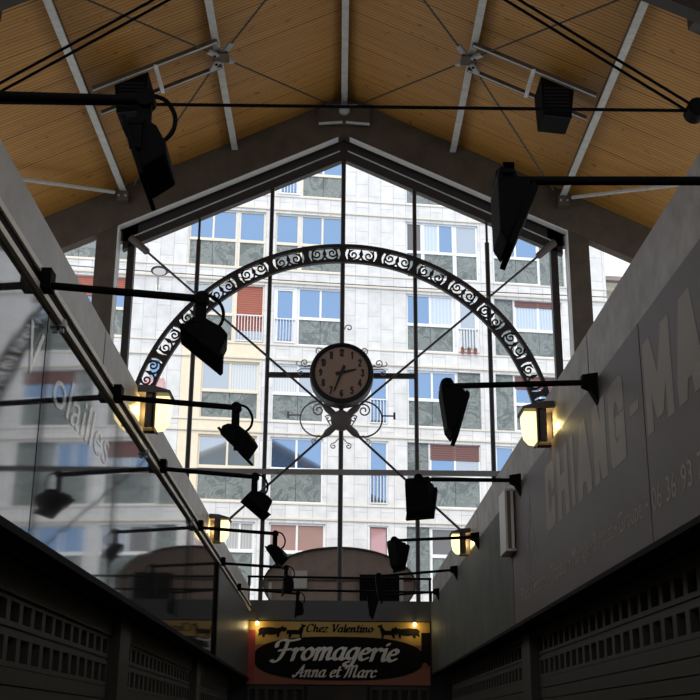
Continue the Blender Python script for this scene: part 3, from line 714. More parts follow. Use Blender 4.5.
# ------------------------------------------------------------------ roller shutters with slots, under the fascias
def shutter(side,y0,y1,ztop,rows,label,phase=0.0):
    D=-.22
    t=thing('roller_shutter',((XL((y0+y1)/2)-.22) if side<0 else 1.9,(y0+y1)/2,-1.6),label,'shutter','left row shutters' if side<0 else 'right row shutters')
    fasc(MB(),side,y0,y1,rows[0][1]+.03,ztop,-.32,D+.02).build('header_box',M['shut'],t)
    prev=rows[0][1]+.03
    for (za,zb) in rows:
        g=MB()
        fasc(g,side,y0,y1,zb,zb+.03,-.27,D); fasc(g,side,y0,y1,za-.03,za,-.27,D)
        n=max(2,round((y1-y0)/.262)); p=(y1-y0)/n
        for k in range(n+1):
            yy=y0+k*p; fasc(g,side,max(y0,yy-.042),min(y1,yy+.042),za,zb,-.27,D)
        g.build('slot_row',M['shut'],t)
    zl=rows[-1][0]-.03
    mid=MB(); fasc(mid,side,y0,y1,rows[1][1]+.03,rows[0][0]-.03,-.27,D-.01); mid.build('middle_slat',M['shut'],t)
    c=MB(); z=zl
    while z>-1.5:
        fasc(c,side,y0,y1,z-.09,z-.004,-.27,D); z-=.094
    c.build('curtain',M['shut'],t)
def pil(side,y0,y1,zt,label):
    tag(fasc(MB(),side,y0,y1,-1.6,zt,-.34,-.14).build('stall_pilaster',M['shut']),label,'post','left row pilasters' if side<0 else 'right row pilasters')
LR=((.54,.645),(.335,.46)); RR=((.72,.84),(.51,.635))
shutter(-1,3.4,9.28,.84,LR,'slotted roller shutter nearest on the left stall row')
pil(-1,9.33,9.80,.84,'flat pilaster between the first two shutters of the left stall row')
shutter(-1,9.85,14.85,.84,LR,'slotted roller shutter in the middle of the left stall row')
pil(-1,14.9,15.3,.84,'flat pilaster between the last two shutters of the left stall row')
shutter(-1,15.35,20.4,.84,LR,'slotted roller shutter at the far end of the left stall row')
shutter(1,3.4,11.45,.92,RR,'slotted roller shutter nearest on the right stall row, under the sign lettering')
pil(1,11.5,11.98,.92,'flat pilaster between the two visible shutters of the right stall row')
shutter(1,12.03,20.4,.92,RR,'slotted roller shutter at the far end of the right stall row')

# ------------------------------------------------------------------ lanterns
def lantern(side,Y,label):
    X=XL(Y) if side<0 else 1.68
    t=thing('wall_lantern',(X,Y,2.18),label,'lamp','lit wall lanterns')
    s=-side   # direction into the aisle
    def P(d,y,z): return (X+s*d,Y+y,z)
    b=MB(); b.box(P(-.015,.0,2.19),P(.10,.06,2.47)); b.box(P(.048,-.13,2.185),P(.125,-.10,2.47)); b.build('backbone',M['lant'],t)
    b=MB(); prof=[(.10,2.205),(.155,2.215),(.195,2.26),(.21,2.34),(.215,2.445),(.10,2.445)]
    b.prism(prof,-.05,.15,lambda a,z,y:P(a,y,z)); b.build('diffuser',M['opal'],t)
    b=MB(); b.prism([(-.015,2.45),(.225,2.445),(.235,2.465),(.10,2.505),(-.015,2.51)],-.15,.18,lambda a,z,y:P(a,y,z)); b.build('cap',M['lant'],t)
    b=MB(); b.box(P(.100,-.13,2.19),P(.112,.16,2.45)); b.box(P(-.015,-.03,2.175),P(.11,.07,2.195)); b.build('strap',M['lant'],t)
    l=bpy.data.lights.new('lantern_bulb','POINT'); l.energy=3.0; l.color=(1,.76,.30); l.shadow_soft_size=.03
    lo=bpy.data.objects.new('lantern_bulb',l); COL.objects.link(lo); lo.parent=t; lo.location=(s*.055,-.055,.15)
lantern(-1,8.8,'lit wall lantern on the left metal strip, nearer to the camera')
lantern(-1,14.45,'lit wall lantern on the left metal strip, farther away beside the gable cables')
lantern(1,9.15,'lit wall lantern on the right metal strip, nearer, just below the arch foot')
lantern(1,15.35,'lit wall lantern on the right metal strip, farther away beyond the white box light')

# ------------------------------------------------------------------ floodlights on arms
def flood(side,Y,L,zc,ztip,tilt,yaw,label,cabl=True,dY=0.0):
    """root at the clamp on the wall; arm reaches into the aisle"""
    X=(XL(Y)+.0) if side<0 else 1.655
    s=-side
    t=thing('arm_floodlight',(X,Y,zc),label,'floodlight','left row floodlights' if side<0 else 'right row floodlights')
    tip=Vector((X+s*L,Y+dY,ztip)); base=Vector((X+s*.02,Y,zc))
    MB().tube([base,tip],.019,10).build('arm',M['black'],t,smooth=True)
    b=MB()
    if side<0:
        b.box((X-.02,Y-.05,zc-.03),(X+.075,Y+.05,zc+.075))
    else:
        b.prism([(X+.03,zc+.06),(X-.075,zc+.045),(X-.075,zc-.03),(X-.03,zc-.05),(X+.03,zc-.16)],Y-.035,Y+.035,lambda a,z,y:(a,y,z))
    b.build('clamp',M['black'],t)
    if side<0:
        y0=MB(); y0.box((tip.x-.03,tip.y-.012,tip.z-.16),(tip.x+.022,tip.y+.012,tip.z+.025)); y0.tube([(tip.x,tip.y-.03,tip.z),(tip.x,tip.y+.03,tip.z)],.034,12)
        pv=tip+Vector((0,0,-.16))
        y0.box((pv.x-.03,pv.y-.145,pv.z-.01),(pv.x+.022,pv.y+.145,pv.z+.012))
        for k in (-1,1): y0.box((pv.x-.022,pv.y+k*.135-.006,pv.z-.10),(pv.x+.018,pv.y+k*.135+.006,pv.z+.005))
        y0.build('yoke',M['black'],t)
        pv=pv+Vector((.02,0,-.06))
        h=MB(); prof=[(-.105,.085),(-.06,.105),(.02,.095),(.10,.035),(.135,-.02),(.115,-.055),(.065,-.14),(-.12,.02)]
        # body profile with its lit face toward the fascia (lower left)
        h.prism(prof,-.125,.125,lambda a,z,y:(pv.x+a,pv.y+y,pv.z+z))
        ho=h.build('housing',M['black'],t,pivot=pv,bevel=.012)
        r=MB(); r.prism([(-.135,.055),(-.115,.065),(.095,-.165),(.078,-.178)],-.15,.15,lambda a,z,y:(pv.x+a,pv.y+y,pv.z+z))
        r.build('rim',M['black'],ho)
        ho.rotation_euler=(0,tilt,yaw); ho.scale=(.84,1,.80) if Y>4 else (.74,1,.74)
        if cabl:
            c=[tip+Vector((.02,0,.02)),tip+Vector((.07,.0,.0)),tip+Vector((.105,.0,-.06)),tip+Vector((.10,.0,-.125)),tip+Vector((.06,.0,-.165)),tip+Vector((.01,0,-.16))]
            MB().tube([tuple(q) for q in catmull(c,5)],.0085,8).build('cable',M['black'],t,smooth=True)
    else:
        y0=MB(); y0.tube([(tip.x,tip.y-.05,tip.z),(tip.x,tip.y+.05,tip.z)],.045,16)
        y0.box((tip.x-.025,tip.y-.14,tip.z-.03),(tip.x+.02,tip.y-.128,tip.z+.015)); y0.box((tip.x-.025,tip.y+.128,tip.z-.03),(tip.x+.02,tip.y+.14,tip.z+.015))
        y0.box((tip.x-.02,tip.y-.14,tip.z-.012),(tip.x+.02,tip.y+.14,tip.z+.012))
        y0.build('yoke',M['black'],t)
        pv=tip
        h=MB(); prof=[(-.043,.005),(-.045,-.05),(-.01,-.30),(.03,-.355),(.115,-.12),(.118,-.07),(.09,-.035),(.04,-.03),(0,.02)]
        h.prism(prof,-.12,.12,lambda a,z,y:(pv.x+a,pv.y+y,pv.z+z))
        ho=h.build('housing',M['black'],t,pivot=pv,bevel=.012)
        r=MB(); r.prism([(.115,-.06),(.136,-.08),(.136,-.10),(.056,-.372),(.03,-.366)],-.14,.14,lambda a,z,y:(pv.x+a,pv.y+y,pv.z+z))
        r.build('rim',M['black'],ho)
        ho.rotation_euler=(0,tilt,yaw); ho.scale=(.9,1,.92) if Y<5 else (1,1,1)
    return t

#        Y    L    zc    ztip  tilt yaw
ordl=['large floodlight nearest the camera on the left row, against the pine roof','second floodlight from the camera on the left row, before the arch',
 'third floodlight on the left row, just past the nearer lantern','fourth floodlight on the left row, over the grey transom',
 'fifth floodlight on the left row, above the left curve of the oval board','sixth floodlight on the left row, before the left edge of the oval board',
 'farthest floodlight on the left row, dark against the oval board']
for (Y,L,zc,zt_,ti,ya),l in zip(((3.72,.80,2.15,2.135,R_(24),0),(5.48,.825,2.10,2.035,R_(-8),R_(6)),(7.55,.84,2.10,2.035,R_(2),R_(-8)),(9.8,.83,2.10,2.035,R_(-8),R_(14)),
        (12.85,.87,2.10,2.04,R_(10),R_(-10)),(15.75,.89,2.10,2.05,R_(50),R_(8)),(18.7,.97,2.10,2.03,R_(48),R_(0))),ordl):
    flood(-1,Y,L,zc,zt_,ti,ya,'black '+l)
ordr=['large wedge floodlight nearest the camera on the right row, before the gable top','second wedge floodlight on the right row, hanging right of the clock',
 'third floodlight on the right row, turned to show its broad face','fourth floodlight on the right row, slim, above the oval board',
 'fifth floodlight on the right row, over the right end of the oval board','farthest floodlight on the right row, low above the cheese sign']
for (Y,L,zc,zt_,ti,ya),l in zip(((4.42,.985,2.19,2.18,R_(7),0),(7.4,.965,2.19,2.155,0,0),(10.8,.93,2.235,2.235,R_(2),R_(62)),(14.2,1.0,2.235,2.185,R_(-3),R_(24)),
        (16.9,1.10,2.19,2.09,R_(0),R_(0)),(20.1,1.14,2.235,2.14,R_(0),R_(0))),ordr):
    flood(1,Y,L,zc,zt_,ti,ya,'black '+l)

# ------------------------------------------------------------------ back stall : cheese shop
SY=22.0
tag(MB().box((-4.2,SY+.06,-1.6),(4.2,23.4,2.2)).build('market_stall',M['stall']),'dark body of the cheese stall closing off the aisle','market stall')
tag(MB().box((-1.9,SY-.06,1.90),(1.9,SY+.04,2.262)).build('awning_fascia',M['band']),'plain dark grey fascia band above the cheese sign','fascia')
t=thing('shop_sign',(0,SY,.77),'cheese shop sign with cream script Fromagerie on a black oval','sign')
def Sf(a,z,d): return (a,SY-.03-d,z)
def slab(poly,d0,d1): return MB().prism(poly,d0,d1,Sf)
Z0,Z1=.775,1.885
slab([(-1.66,Z0),(1.66,Z0),(1.66,Z1),(-1.66,Z1)],-.07,0).build('backing',M['orange'],t)
slab([(-1.66,1.47),(1.66,1.47),(1.66,Z1),(-1.66,Z1)],.001,.006).build('yellow_band',M['yellow'],t)
ov=[]
for k in range(40):
    a=2*PI*k/40; ov.append((1.55*(1 if math.cos(a)>=0 else -1)*abs(math.cos(a))**.72, 1.235+.385*(1 if math.sin(a)>=0 else -1)*abs(math.sin(a))**.85))
slab(ov,.007,.012).build('black_oval',M['signblack'],t)
slab([(-1.66,Z0+.06),(-1.52,Z0+.06),(-1.52,1.73),(-1.66,1.73)],.013,.02).build('red_edge',M['red'],t)
slab([(1.50,1.12),(1.66,1.12),(1.66,1.70),(1.50,1.70)],.013,.02).build('dark_edge',M['signblack'],t)
slab([(1.56+.05*math.cos(2*PI*k/12),1.12+.05*math.sin(2*PI*k/12)) for k in range(12)],.021,.026).build('red_dot',M['red'],t)

b=MB(); script(b,'Fromagerie',Sf,-1.22,1.05,1.18,.215,.042,rise=.03); part_label(b.build('lettering',M['signwhite'],t),'large cream script word Fromagerie')
b=MB(); script(b,'Anna et Marc',Sf,-.83,.66,.905,.125,.022); part_label(b.build('lettering',M['signwhite'],t),'smaller cream script words Anna et Marc')
b=MB(); script(b,'Chez Valentino',Sf,-.60,.62,1.70,.085,.018,slant=.2,rise=.0,d=.008); part_label(b.build('lettering',M['signblack'],t),'small dark words Chez Valentino on the yellow band')
cow=[(-.27,.14),(-.22,.19),(-.05,.20),(.10,.185),(.17,.20),(.20,.235),(.22,.20),(.27,.20),(.285,.15),(.24,.11),(.19,.12),(.15,.08),(.13,.0),(.09,.0),(.09,.06),(.03,.05),(-.05,.045),(-.12,.06),(-.15,0),(-.19,0),(-.19,.06),(-.25,.03),(-.27,.03),(-.25,.10)]
goat=[(-.16,.14),(-.05,.15),(.06,.15),(.12,.23),(.11,.28),(.15,.255),(.20,.25),(.205,.22),(.165,.20),(.15,.12),(.13,.07),(.13,-.01),(.10,-.01),(.08,.06),(-.06,.06),(-.09,-.01),(-.13,-.01),(-.12,.07),(-.17,.06)]
for poly,cx,fl in ((cow,-1.22,1),(goat,-.80,1),(goat,.90,-1),(cow,1.22,-1)):
    slab([(cx+x*fl*.95,1.60+z*.9) for x,z in poly],.008,.012).build('animal_silhouette',M['signblack'],t)
for x in (-1.49,1.38):
    q=thing('sign_spotlight',(x,SY-.2,1.84),'tiny lit spotlight at the upper %s corner of the cheese sign'%('left' if x<0 else 'right'),'lamp','cheese sign spotlights')
    MB().tube([(x,SY-.07,1.90),(x,SY-.12,1.88),(x,SY-.12,1.855)],.012,8).build('stem',M['black'],q)
    MB().lathe([(.012,.02),(.03,0),(.03,-.03),(.012,-.045)],(x,SY-.12,1.855),'z',12).build('bulb',M['bulb'],q,smooth=True)
    l=bpy.data.lights.new('sign_bulb','POINT'); l.energy=.9; l.color=(1,.8,.4); l.shadow_soft_size=.03
    lo=bpy.data.objects.new('sign_bulb',l); COL.objects.link(lo); lo.parent=q; lo.location=(0,.04,-.07)
# shutter below the sign
t=thing('roller_shutter',(0,SY,-1.6),'slotted roller shutter below the cheese sign','shutter')
for x0,x1 in ((-1.64,-.62),(-.56,.52),(.58,1.64)):
    bb=MB(); bb.box((x0,SY,.69),(x1,SY+.05,.76)); bb.box((x0,SY,.42),(x1,SY+.05,.50))
    if abs((x0+x1)/2)>.4:
        n=6
        for k in range(n+1):
            xx=x0+(x1-x0)*k/n; bb.box((max(x0,xx-.03),SY+.005,.5),(min(x1,xx+.03),SY+.05,.69))
    else: bb.box((x0,SY+.01,.5),(x1,SY+.05,.69))
    bb.box((x0,SY,-1.6),(x1,SY+.045,.42))
    bb.build('shutter_panel',M['shut'],t)

# oval board standing on the cheese stall, seen from behind
t=thing('oval_board',(0,27.2,2.6),'large dusty oval board just outside the gable, above the cheese stall','sign')
YO=27.2; a_,b_=1.72,.83; cz=3.16
el=[(a_*math.cos(2*PI*k/64),cz+b_*math.sin(2*PI*k/64)) for k in range(64)]
el=[p for p in el if p[1]>2.6]
el=sorted(el,key=lambda p:math.atan2(p[1]-2.6,p[0]))
MB().prism(el,YO,YO+.04,lambda a,z,y:(a,y,z)).build('board',M['oval'],t)
b=MB(); rim=[(a_*math.cos(x),cz+b_*math.sin(x)) for x in [(-.62+ (PI+1.24)*k/60) for k in range(61)]]
for p,q in zip(rim,rim[1:]):
    b.hexa([(p[0],YO-.10,p[1]),(q[0],YO-.10,q[1]),(q[0],YO+.16,q[1]),(p[0],YO+.16,p[1]),
            (p[0]*1.02,YO-.10,cz+(p[1]-cz)*1.035),(q[0]*1.02,YO-.10,cz+(q[1]-cz)*1.035),(q[0]*1.02,YO+.16,cz+(q[1]-cz)*1.035),(p[0]*1.02,YO+.16,cz+(p[1]-cz)*1.035)])
b.build('rim',M['beam'],t)
MB().box((-1.66,YO-.03,3.24),(1.66,YO-.001,3.29)).build('batten',M['beam'],t)
MB().box((.46,YO-.18,2.6),(1.36,YO-.005,3.38)).build('dark_box',M['black'],t)
MB().box((-1.09,YO-.12,3.06),(-.74,YO-.005,3.46)).build('white_box',M['cream'],t)
MB().box((1.37,YO-.04,2.6),(1.46,YO-.005,3.42)).build('pale_post',M['boxw'],t)
MB().box((-1.62,YO-.04,2.6),(-1.55,YO-.005,3.2)).build('pale_post',M['boxw'],t)
tag(MB().box((-1.9,27.0,-1.6),(1.9,29.4,2.6)).build('kiosk',M['beige']),'beige kiosk outside the gable carrying the oval board','kiosk')
# two thin pipes crossing above the cheese stall
for z,y in ((2.77,22.6),(2.50,22.4)):
    t2=MB().tube([(-1.75,y,z),(1.75,y,z-.02)],.022,8)
    for xx in (-1.72,1.72): t2.tube([(xx,y,z),(xx,y,2.2)],.022,8)
    tag(t2.build('pipe_rail',M['black'],smooth=True),'thin black pipe rail above the cheese stall, the %s one of two'%('upper' if z>2.6 else 'lower'),'rail','pipe rails over the cheese stall')

# ------------------------------------------------------------------ apartment building across the street
FA=R_(7.6); FY=44.0
FT=Matrix.Translation((0,FY,0))@Matrix.Rotation(FA,4,'Z')      # local: u along, v into the building, z up
bld=thing('apartment_building',(0,FY,-1.6),'white stone clad apartment building with large windows across the street','building')
bld.rotation_euler=(0,0,FA)
def FB(): return MB()
ORG['__f']=Vector((0,0,-1.6))
def fpart(mb,name,m,parent=None):
    # local to the building frame (its empty carries the rotation)
    keep=ORG[bld.name]; ORG[bld.name]=Vector((0,0,-1.6))
    if parent is not None: ORG[parent.name]=Vector((0,0,-1.6))
    o=mb.build(name,M[m],parent or bld); ORG[bld.name]=keep; return o
rows=[('T',29.35,28.1,26.95),('Z',26.2,24.9,23.75),('A',23.08,21.8,20.77),('B',19.97,18.65,17.5),('C',16.8,15.5,14.37),('D',13.58,12.38,11.27),('E',10.64,9.4,8.12),('F',7.36,6.27,4.95),('G',4.2,3.0,1.8)]
U0,U1=-17.0,11.05
NAR=[(-7.5,-6.95),(1.10,1.85)]
# each entry: u0,u1,type,options
def bays(r):
    L=[]
    L+=[(-15.6,-13.4,'w',{'n':2,'c':'c'}),(-13.3,-12.2,'w',{'c':'c'})]
    if r=='C': L+=[(-11.2,-9.7,'w',{'c':'c','sh':'shred','k':.6}),(-9.6,-8.5,'w',{'c':'c','sh':'shred','k':.5})]
    else: L+=[(-11.2,-9.7,'w',{'n':2,'c':'c'}),(-9.6,-8.5,'w',{'c':'c'})]
    if r in 'TZ':
        L+=[(-6.2,-3.15,'w',{'n':3,'c':'c'}),(-2.75,.05,'w',{'n':3,'c':'c'}),(2.6,5.6,'w',{'n':3}),(6.25,9.2,'w',{'n':3})]
    if r=='A':
        L+=[(-6.2,-4.25,'w',{'n':2,'c':'c'}),(-4.25,-3.15,'d',{'c':'c'}),(-2.75,-1.75,'d',{'c':'w'}),(-1.72,.05,'w',{'n':2,'c':'c'}),(2.6,4.6,'w',{'n':2}),(4.6,5.6,'d',{}),(6.25,8.2,'w',{'n':2}),(8.2,9.2,'s',{})]
    if r=='B':
        L+=[(-6.2,-4.28,'w',{'n':2,'c':'c'}),(-4.22,-3.15,'w',{'c':'c'}),(-2.75,-1.78,'w',{'c':'c'}),(-1.72,.05,'w',{'n':2,'c':'c'}),
            (2.6,3.3,'w',{'p':['pdark']}),(3.32,4.62,'w',{'n':2,'p':['pcurt2','pblue'],'k':.28}),(4.66,5.62,'w',{'p':['pgrey']}),(6.25,8.2,'w',{'n':2}),(8.25,9.25,'s',{})]
    if r=='C':
        L+=[(-6.2,-4.3,'w',{'n':2,'p':['pgrey','pgrey'],'c':'c'}),(-4.25,-3.12,'x',{'sh':'shred','c':'c'}),(-2.75,-1.82,'d',{}),(-1.78,.05,'w',{'n':2}),
            (2.6,4.56,'w',{'n':2,'p':['pblue','pcurt2']}),(4.66,5.6,'d',{'pots':1,'p':'pgrey'}),(6.25,7.03,'s',{}),(7.08,9.1,'w',{'n':2,'p':['pcurt3','pcurt3'],'sh':'shbrown','k':.2})]
    if r=='D':
        L+=[(-5.45,-3.22,'w',{'n':2,'p':['pgrey','pcurt'],'c':'c'}),(-2.72,-.68,'w',{'n':2,'p':['pcurt','pgrey'],'c':'w'}),
            (2.62,4.62,'w',{'n':2}),(4.66,5.58,'s',{}),(6.2,6.93,'s',{}),(6.97,9.1,'w',{'n':2,'sh':'shbrown','k':.45})]
    if r=='E':
        L+=[(-5.45,-3.22,'w',{'n':2,'p':['pgrey','pgrey'],'c':'c'}),(-2.72,-.68,'w',{'n':2}),(2.6,3.44,'s',{}),(3.48,5.5,'w',{'n':2,'p':['pblue','pgrey'],'sh':'shbrown','k':.52}),(6.1,7.6,'w',{'n':2}),(7.65,9.1,'s',{})]
    if r=='F':
        L+=[(-5.45,-4.35,'s',{}),(-4.3,-3.2,'w',{'n':2,'p':['pcurt','pcurt']}),(-2.68,-.55,'w',{'n':2,'p':['pred','pred']}),(2.55,3.44,'s',{}),(3.48,5.5,'w',{'n':2,'p':['pdark','pgrey']}),(6.1,9.1,'w',{'n':3})]
    if r=='G':
        L+=[(-5.45,-3.2,'w',{'n':2,'p':['pgrey','pgrey']}),(-2.68,0,'w',{'n':2,'p':['pred','pgrey']}),(2.55,5.5,'w',{'n':3,'p':['pgrey']*3}),(6.1,9.1,'w',{'n':3})]
    if r in 'DE': L+=[(a,b,'d',{'p':'pblue'}) for a,b in NAR]
    if r=='F': L+=[(NAR[1][0],NAR[1][1],'p',{}),(NAR[0][0],NAR[0][1],'d',{'p':'pblue'})]
    return L
M['pcurt2']=pane_mat('half curtained blue pane',(0.50,0.60,0.70),0.42,folds=2.2)
M['pcurt3']=pane_mat('pale blue curtained pane',(0.48,0.58,0.68),0.30,folds=2.6)
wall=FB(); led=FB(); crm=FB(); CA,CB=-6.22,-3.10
DEP=.35
prevb=31.5
for (r,hd,rl,bt) in rows:
    if r in 'DE':
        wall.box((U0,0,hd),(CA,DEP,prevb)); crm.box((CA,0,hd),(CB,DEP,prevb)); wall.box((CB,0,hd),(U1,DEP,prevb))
    else: wall.box((U0,0,hd),(U1,DEP,prevb))
    prevb=bt
    led.box((U0,-.05,hd+.12),(U1,.0,hd+.19)); led.box((U0,-.03,bt-.07),(U1,.0,bt-.02))
    ops=sorted([(a,b) for a,b,_,_ in bays(r)]); x=U0
    for a,b in ops:
        if a-x>.001:
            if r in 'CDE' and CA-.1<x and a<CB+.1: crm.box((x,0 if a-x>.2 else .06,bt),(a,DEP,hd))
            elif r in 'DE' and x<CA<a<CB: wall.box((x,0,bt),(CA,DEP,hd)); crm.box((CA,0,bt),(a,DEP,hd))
            else: wall.box((x,0 if a-x>.2 else .06,bt),(a,DEP,hd))
        x=max(x,b)
    wall.box((x,0,bt),(U1,DEP,hd))
wall.box((U0,0,-1.6),(U1,DEP,prevb))
wall.box((U0,DEP,-1.6),(U1,12,31.5))
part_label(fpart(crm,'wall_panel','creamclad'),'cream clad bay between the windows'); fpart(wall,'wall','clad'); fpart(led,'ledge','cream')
def frame(mb,a,b,z0,z1,w,v0,v1):
    mb.box((a,v0,z0),(a+w,v1,z1)); mb.box((b-w,v0,z0),(b,v1,z1)); mb.box((a+w,v0,z1-w),(b-w,v1,z1)); mb.box((a+w,v0,z0),(b-w,v1,z0+w))
def railing(a,b,z0,z1):
    m=FB(); m.box((a,.0,z1-.045),(b,.045,z1)); m.box((a,.0,z0+.05),(b,.04,z0+.09)); n=max(4,int((b-a)/.12))
    for k in range(n+1):
        x=a+.015+(b-a-.03)*k/n; m.box((x-.014,.005,z0+.06),(x+.014,.033,z1-.03))
    return fpart(m,'railing','rail')
for (r,hd,rl,bt) in rows:
    for a,b,ty,o in bays(r):
        fm='cframe' if o.get('c')=='c' else 'wframe'
        if ty=='s':
            fpart(FB().box((a,.10,bt),(b,.18,hd)),'marble_panel','marble'); continue
        if ty=='w':
            fr=FB(); zb=rl
            frame(fr,a,b,zb,hd,.075,.08,.17); n=o.get('n',1); p=(b-a)/n
            ps=o.get('p',['pblue']*n); zt_=hd
            if o.get('sh'): zt_=hd-(hd-rl)*o['k']
            for k in range(1,n): fr.box((a+k*p-.04,.085,zb+.05),(a+k*p+.04,.165,hd-.05))
            fr.box((a,.04,rl-.06),(b,.15,rl+.03)); fr.box((a,.03,bt-.0),(b,.15,bt+.05))
            fr.box((a,.05,bt),(a+.06,.15,rl)); fr.box((b-.06,.05,bt),(b,.15,rl))
            w_=fpart(fr,'window',fm)
            for k in range(n):
                x0,x1=a+k*p+(.075 if k==0 else .04),a+(k+1)*p-(.075 if k==n-1 else .04)
                fpart(FB().box((x0,.12,zb+.075),(x1,.13,hd-.075)),'pane',ps[k%len(ps)],w_)
            if o.get('sh'):
                s_=FB(); z=hd-.02
                while z>zt_: s_.box((a+.03,.075,z-.085),(b-.03,.10,z-.005)); z-=.09
                fpart(s_,'shutter',o['sh'],w_)
            ns=2 if b-a>1.4 else 1
            for k in range(ns):
                q=(b-a-.12)/ns; fpart(FB().box((a+.06+k*q+.008,.08,bt+.05),(a+.06+(k+1)*q-.008,.13,rl-.06)),'marble_panel','marble',w_)
            continue
        if ty=='x':
            s_=FB(); z=hd-.02; 
            while z>bt+.55: s_.box((a+.05,.10,z-.085),(b-.05,.13,z-.004)); z-=.09
            fr=FB(); frame(fr,a,b,bt,hd,.06,.06,.17); w_=fpart(fr,'window',fm); fpart(s_,'shutter',o['sh'],w_)
            fpart(FB().box((a+.06,.13,bt+.06),(b-.06,.14,bt+.58)),'pane','pgrey',w_)
            railing(a+.02,b-.02,bt,rl+.02); continue
        if ty in 'dp':
            fr=FB(); frame(fr,a,b,bt,hd,.10 if b-a>.8 else .05,.05,.17)
            if ty=='d': frame(fr,a+.10,b-.10,bt+.10,hd-.10,.07,.07,.16) if b-a>.8 else frame(fr,a+.05,b-.05,bt+.05,hd-.05,.03,.07,.16)
            w_=fpart(fr,'balcony_door','wframe')
            i_=.17 if b-a>.8 else .08
            fpart(FB().box((a+i_,.12,bt+.22),(b-i_,.13,hd-i_)),'pane','ppink' if ty=='p' else o.get('p','pblue'),w_)
            if ty=='d':
                rg=railing(a+.04,b-.04,bt+.02,rl-.05)
            if o.get('pots'):
                for k in range(3):
                    x=a+.2+k*.26; q=FB(); q.lathe([(.06,0),(.08,.14),(.085,.14)],(x,-.09,bt-.015),'z',10)
                    pt=fpart(q,'flower_pot','pot'); q=FB()
                    for j in range(7):
                        an=j*.9; q.tube([(x,-.09,bt+.12),(x+.07*math.cos(an),-.09+.05*math.sin(an),bt+.2+.03*(j%3))],[.03,.012],5)
                    fpart(q,'leaves','leaf',pt)
# pink awning over the narrow left balcony door
fpart(FB().hexa([(-7.6,-.35,12.15),(-6.85,-.35,12.15),(-6.85,0,12.2),(-7.6,0,12.2),(-7.6,-.35,12.18),(-6.85,-.35,12.18),(-6.85,0,12.75),(-7.6,0,12.75)]),'awning','ppink')

# street lamp on the facade
Pl=FT@Vector((-7.3,-.0,16.6))
t=thing('street_lamp',tuple(Pl),'small oval street lamp on a bracket on the white facade, left of the windows','lamp')
def W(u,v,z): return FT@Vector((u,v,z))
MB().tube([W(-7.3,-.02,16.35),W(-7.3,-.35,16.55),W(-7.3,-.62,16.80)],.035,8).build('bracket',M['fit'],t)
MB().box(W(-7.3,.0,16.1)-Vector((.08,.03,0)),W(-7.3,-.05,16.55)+Vector((.08,.02,0))).build('wall_plate',M['white'],t)
b=MB(); vs=[]
c=W(-7.25,-.72,16.86); pr=[(.0,.12),(.22,.10),(.29,.02),(.29,-.03),(.26,-.06),(.24,-.06)]
b.T=Matrix.Translation(c)@Matrix.Rotation(R_(-22),4,'X')@Matrix.Diagonal((1.15,.95,.7,1)); b.lathe(pr,(0,0,0),'z',20); b.build('lamp_head',M['cable'],t,smooth=True)
b=MB(); b.T=Matrix.Translation(c)@Matrix.Rotation(R_(-22),4,'X')@Matrix.Diagonal((1.15,.95,.7,1)); b.lathe([(.0,-.11),(.14,-.105),(.215,-.075),(.225,-.05)],(0,0,0),'z',20); b.build('lens',M['white'],t,smooth=True)

# wire strung across the street
pts=[W(-13,-.25,16.75)]
for k in range(1,24):
    u=-13+25*k/24; pts.append(W(u,-.25,16.95+.22*(u/12.5)**2*.6))
tag(MB().tube(pts,.02,5).build('overhead_wire',M['cable']),'thin dark wire strung along the white facade','wire')

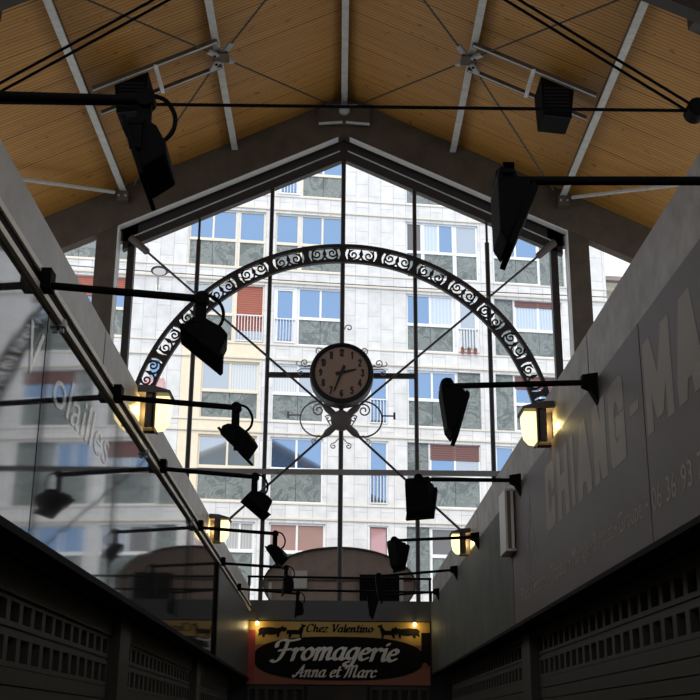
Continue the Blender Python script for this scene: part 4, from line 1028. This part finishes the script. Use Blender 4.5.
# neighbouring house beyond the right end of the facade
t=thing('neighbour_house',tuple(W(18,4,-1.6)),'beige house with a tiled cornice just past the right end of the white building','building')
b=MB(FT); b.box((11.2,2.5,-1.6),(26,14,18.35)); b.build('wall',M['beige'],t)
b=MB(FT); b.box((11.15,2.2,18.35),(26.2,14.2,18.5)); b.box((11.15,2.0,18.5),(26.2,14.2,18.62)); b.build('cornice',M['cream'],t)
b=MB(FT); b.hexa([(11.1,1.7,18.62),(26.3,1.7,18.62),(26.3,14.3,18.62),(11.1,14.3,18.62),(13,6,20.6),(24.5,6,20.6),(24.5,11,20.6),(13,11,20.6)]); b.build('roof',M['tile'],t)
for z in (15.8,12.6,9.4,6.2):
    for u in (12.2,15.2,18.2,21.2):
        b=MB(FT); b.box((u,2.42,z-1.9),(u+1.2,2.52,z)); wd=b.build('window',M['wframe'],t)
        b=MB(FT); b.box((u+.1,2.40,z-1.8),(u+1.1,2.43,z-.1)); b.build('pane',M['pgrey'],wd)

# ------------------------------------------------------------------ lift to ground level
for o in list(COL.objects):
    if o.parent is None: o.location.z+=EYE

# ------------------------------------------------------------------ light
wd=bpy.data.worlds.new('sky'); scn.world=wd; wd.use_nodes=True; nt=wd.node_tree; L=nt.links.new; N=nt.nodes.new
bg=nt.nodes['Background']; tc=N('ShaderNodeTexCoord'); sp=N('ShaderNodeSeparateXYZ'); L(tc.outputs['Generated'],sp.inputs[0])
mr=N('ShaderNodeMapRange'); mr.inputs['From Min'].default_value=-.55; mr.inputs['From Max'].default_value=.55; L(sp.outputs['Y'],mr.inputs['Value'])
mx=N('ShaderNodeMix'); mx.data_type='RGBA'; mx.inputs['A'].default_value=(.74,.84,1.0,1); mx.inputs['B'].default_value=(1.0,1.0,1.0,1)
L(mr.outputs[0],mx.inputs['Factor']); L(mx.outputs['Result'],bg.inputs['Color']); bg.inputs['Strength'].default_value=1.0
su=bpy.data.lights.new('hazy_sun','SUN'); su.energy=2.45; su.angle=R_(50); su.color=(1,.92,.80)
so=bpy.data.objects.new('hazy_sun',su); COL.objects.link(so)
so.rotation_euler=Vector((.25,1,-1.25)).to_track_quat('-Z','Y').to_euler(); so.location=(0,-10,40)

# ------------------------------------------------------------------ camera
cam=bpy.data.cameras.new('camera'); co=bpy.data.objects.new('camera',cam); COL.objects.link(co)
f=1173.0; cam.sensor_fit='HORIZONTAL'; cam.sensor_width=36; cam.lens=36*f/700; cam.clip_end=400
Yc=Vector((-12,-380,-f)).normalized(); Zc=Vector((29,3620,-f)); Zc=(Zc-Yc*Yc.dot(Zc)).normalized(); Xc=Yc.cross(Zc)
co.matrix_world=Matrix.Translation((0,0,EYE))@Matrix((Xc,Yc,Zc)).to_4x4()
scn.camera=co
scn.view_settings.view_transform='Standard'; scn.view_settings.look='None'; scn.view_settings.gamma=1; scn.view_settings.use_curve_mapping=False
scn.view_settings.exposure=0.35
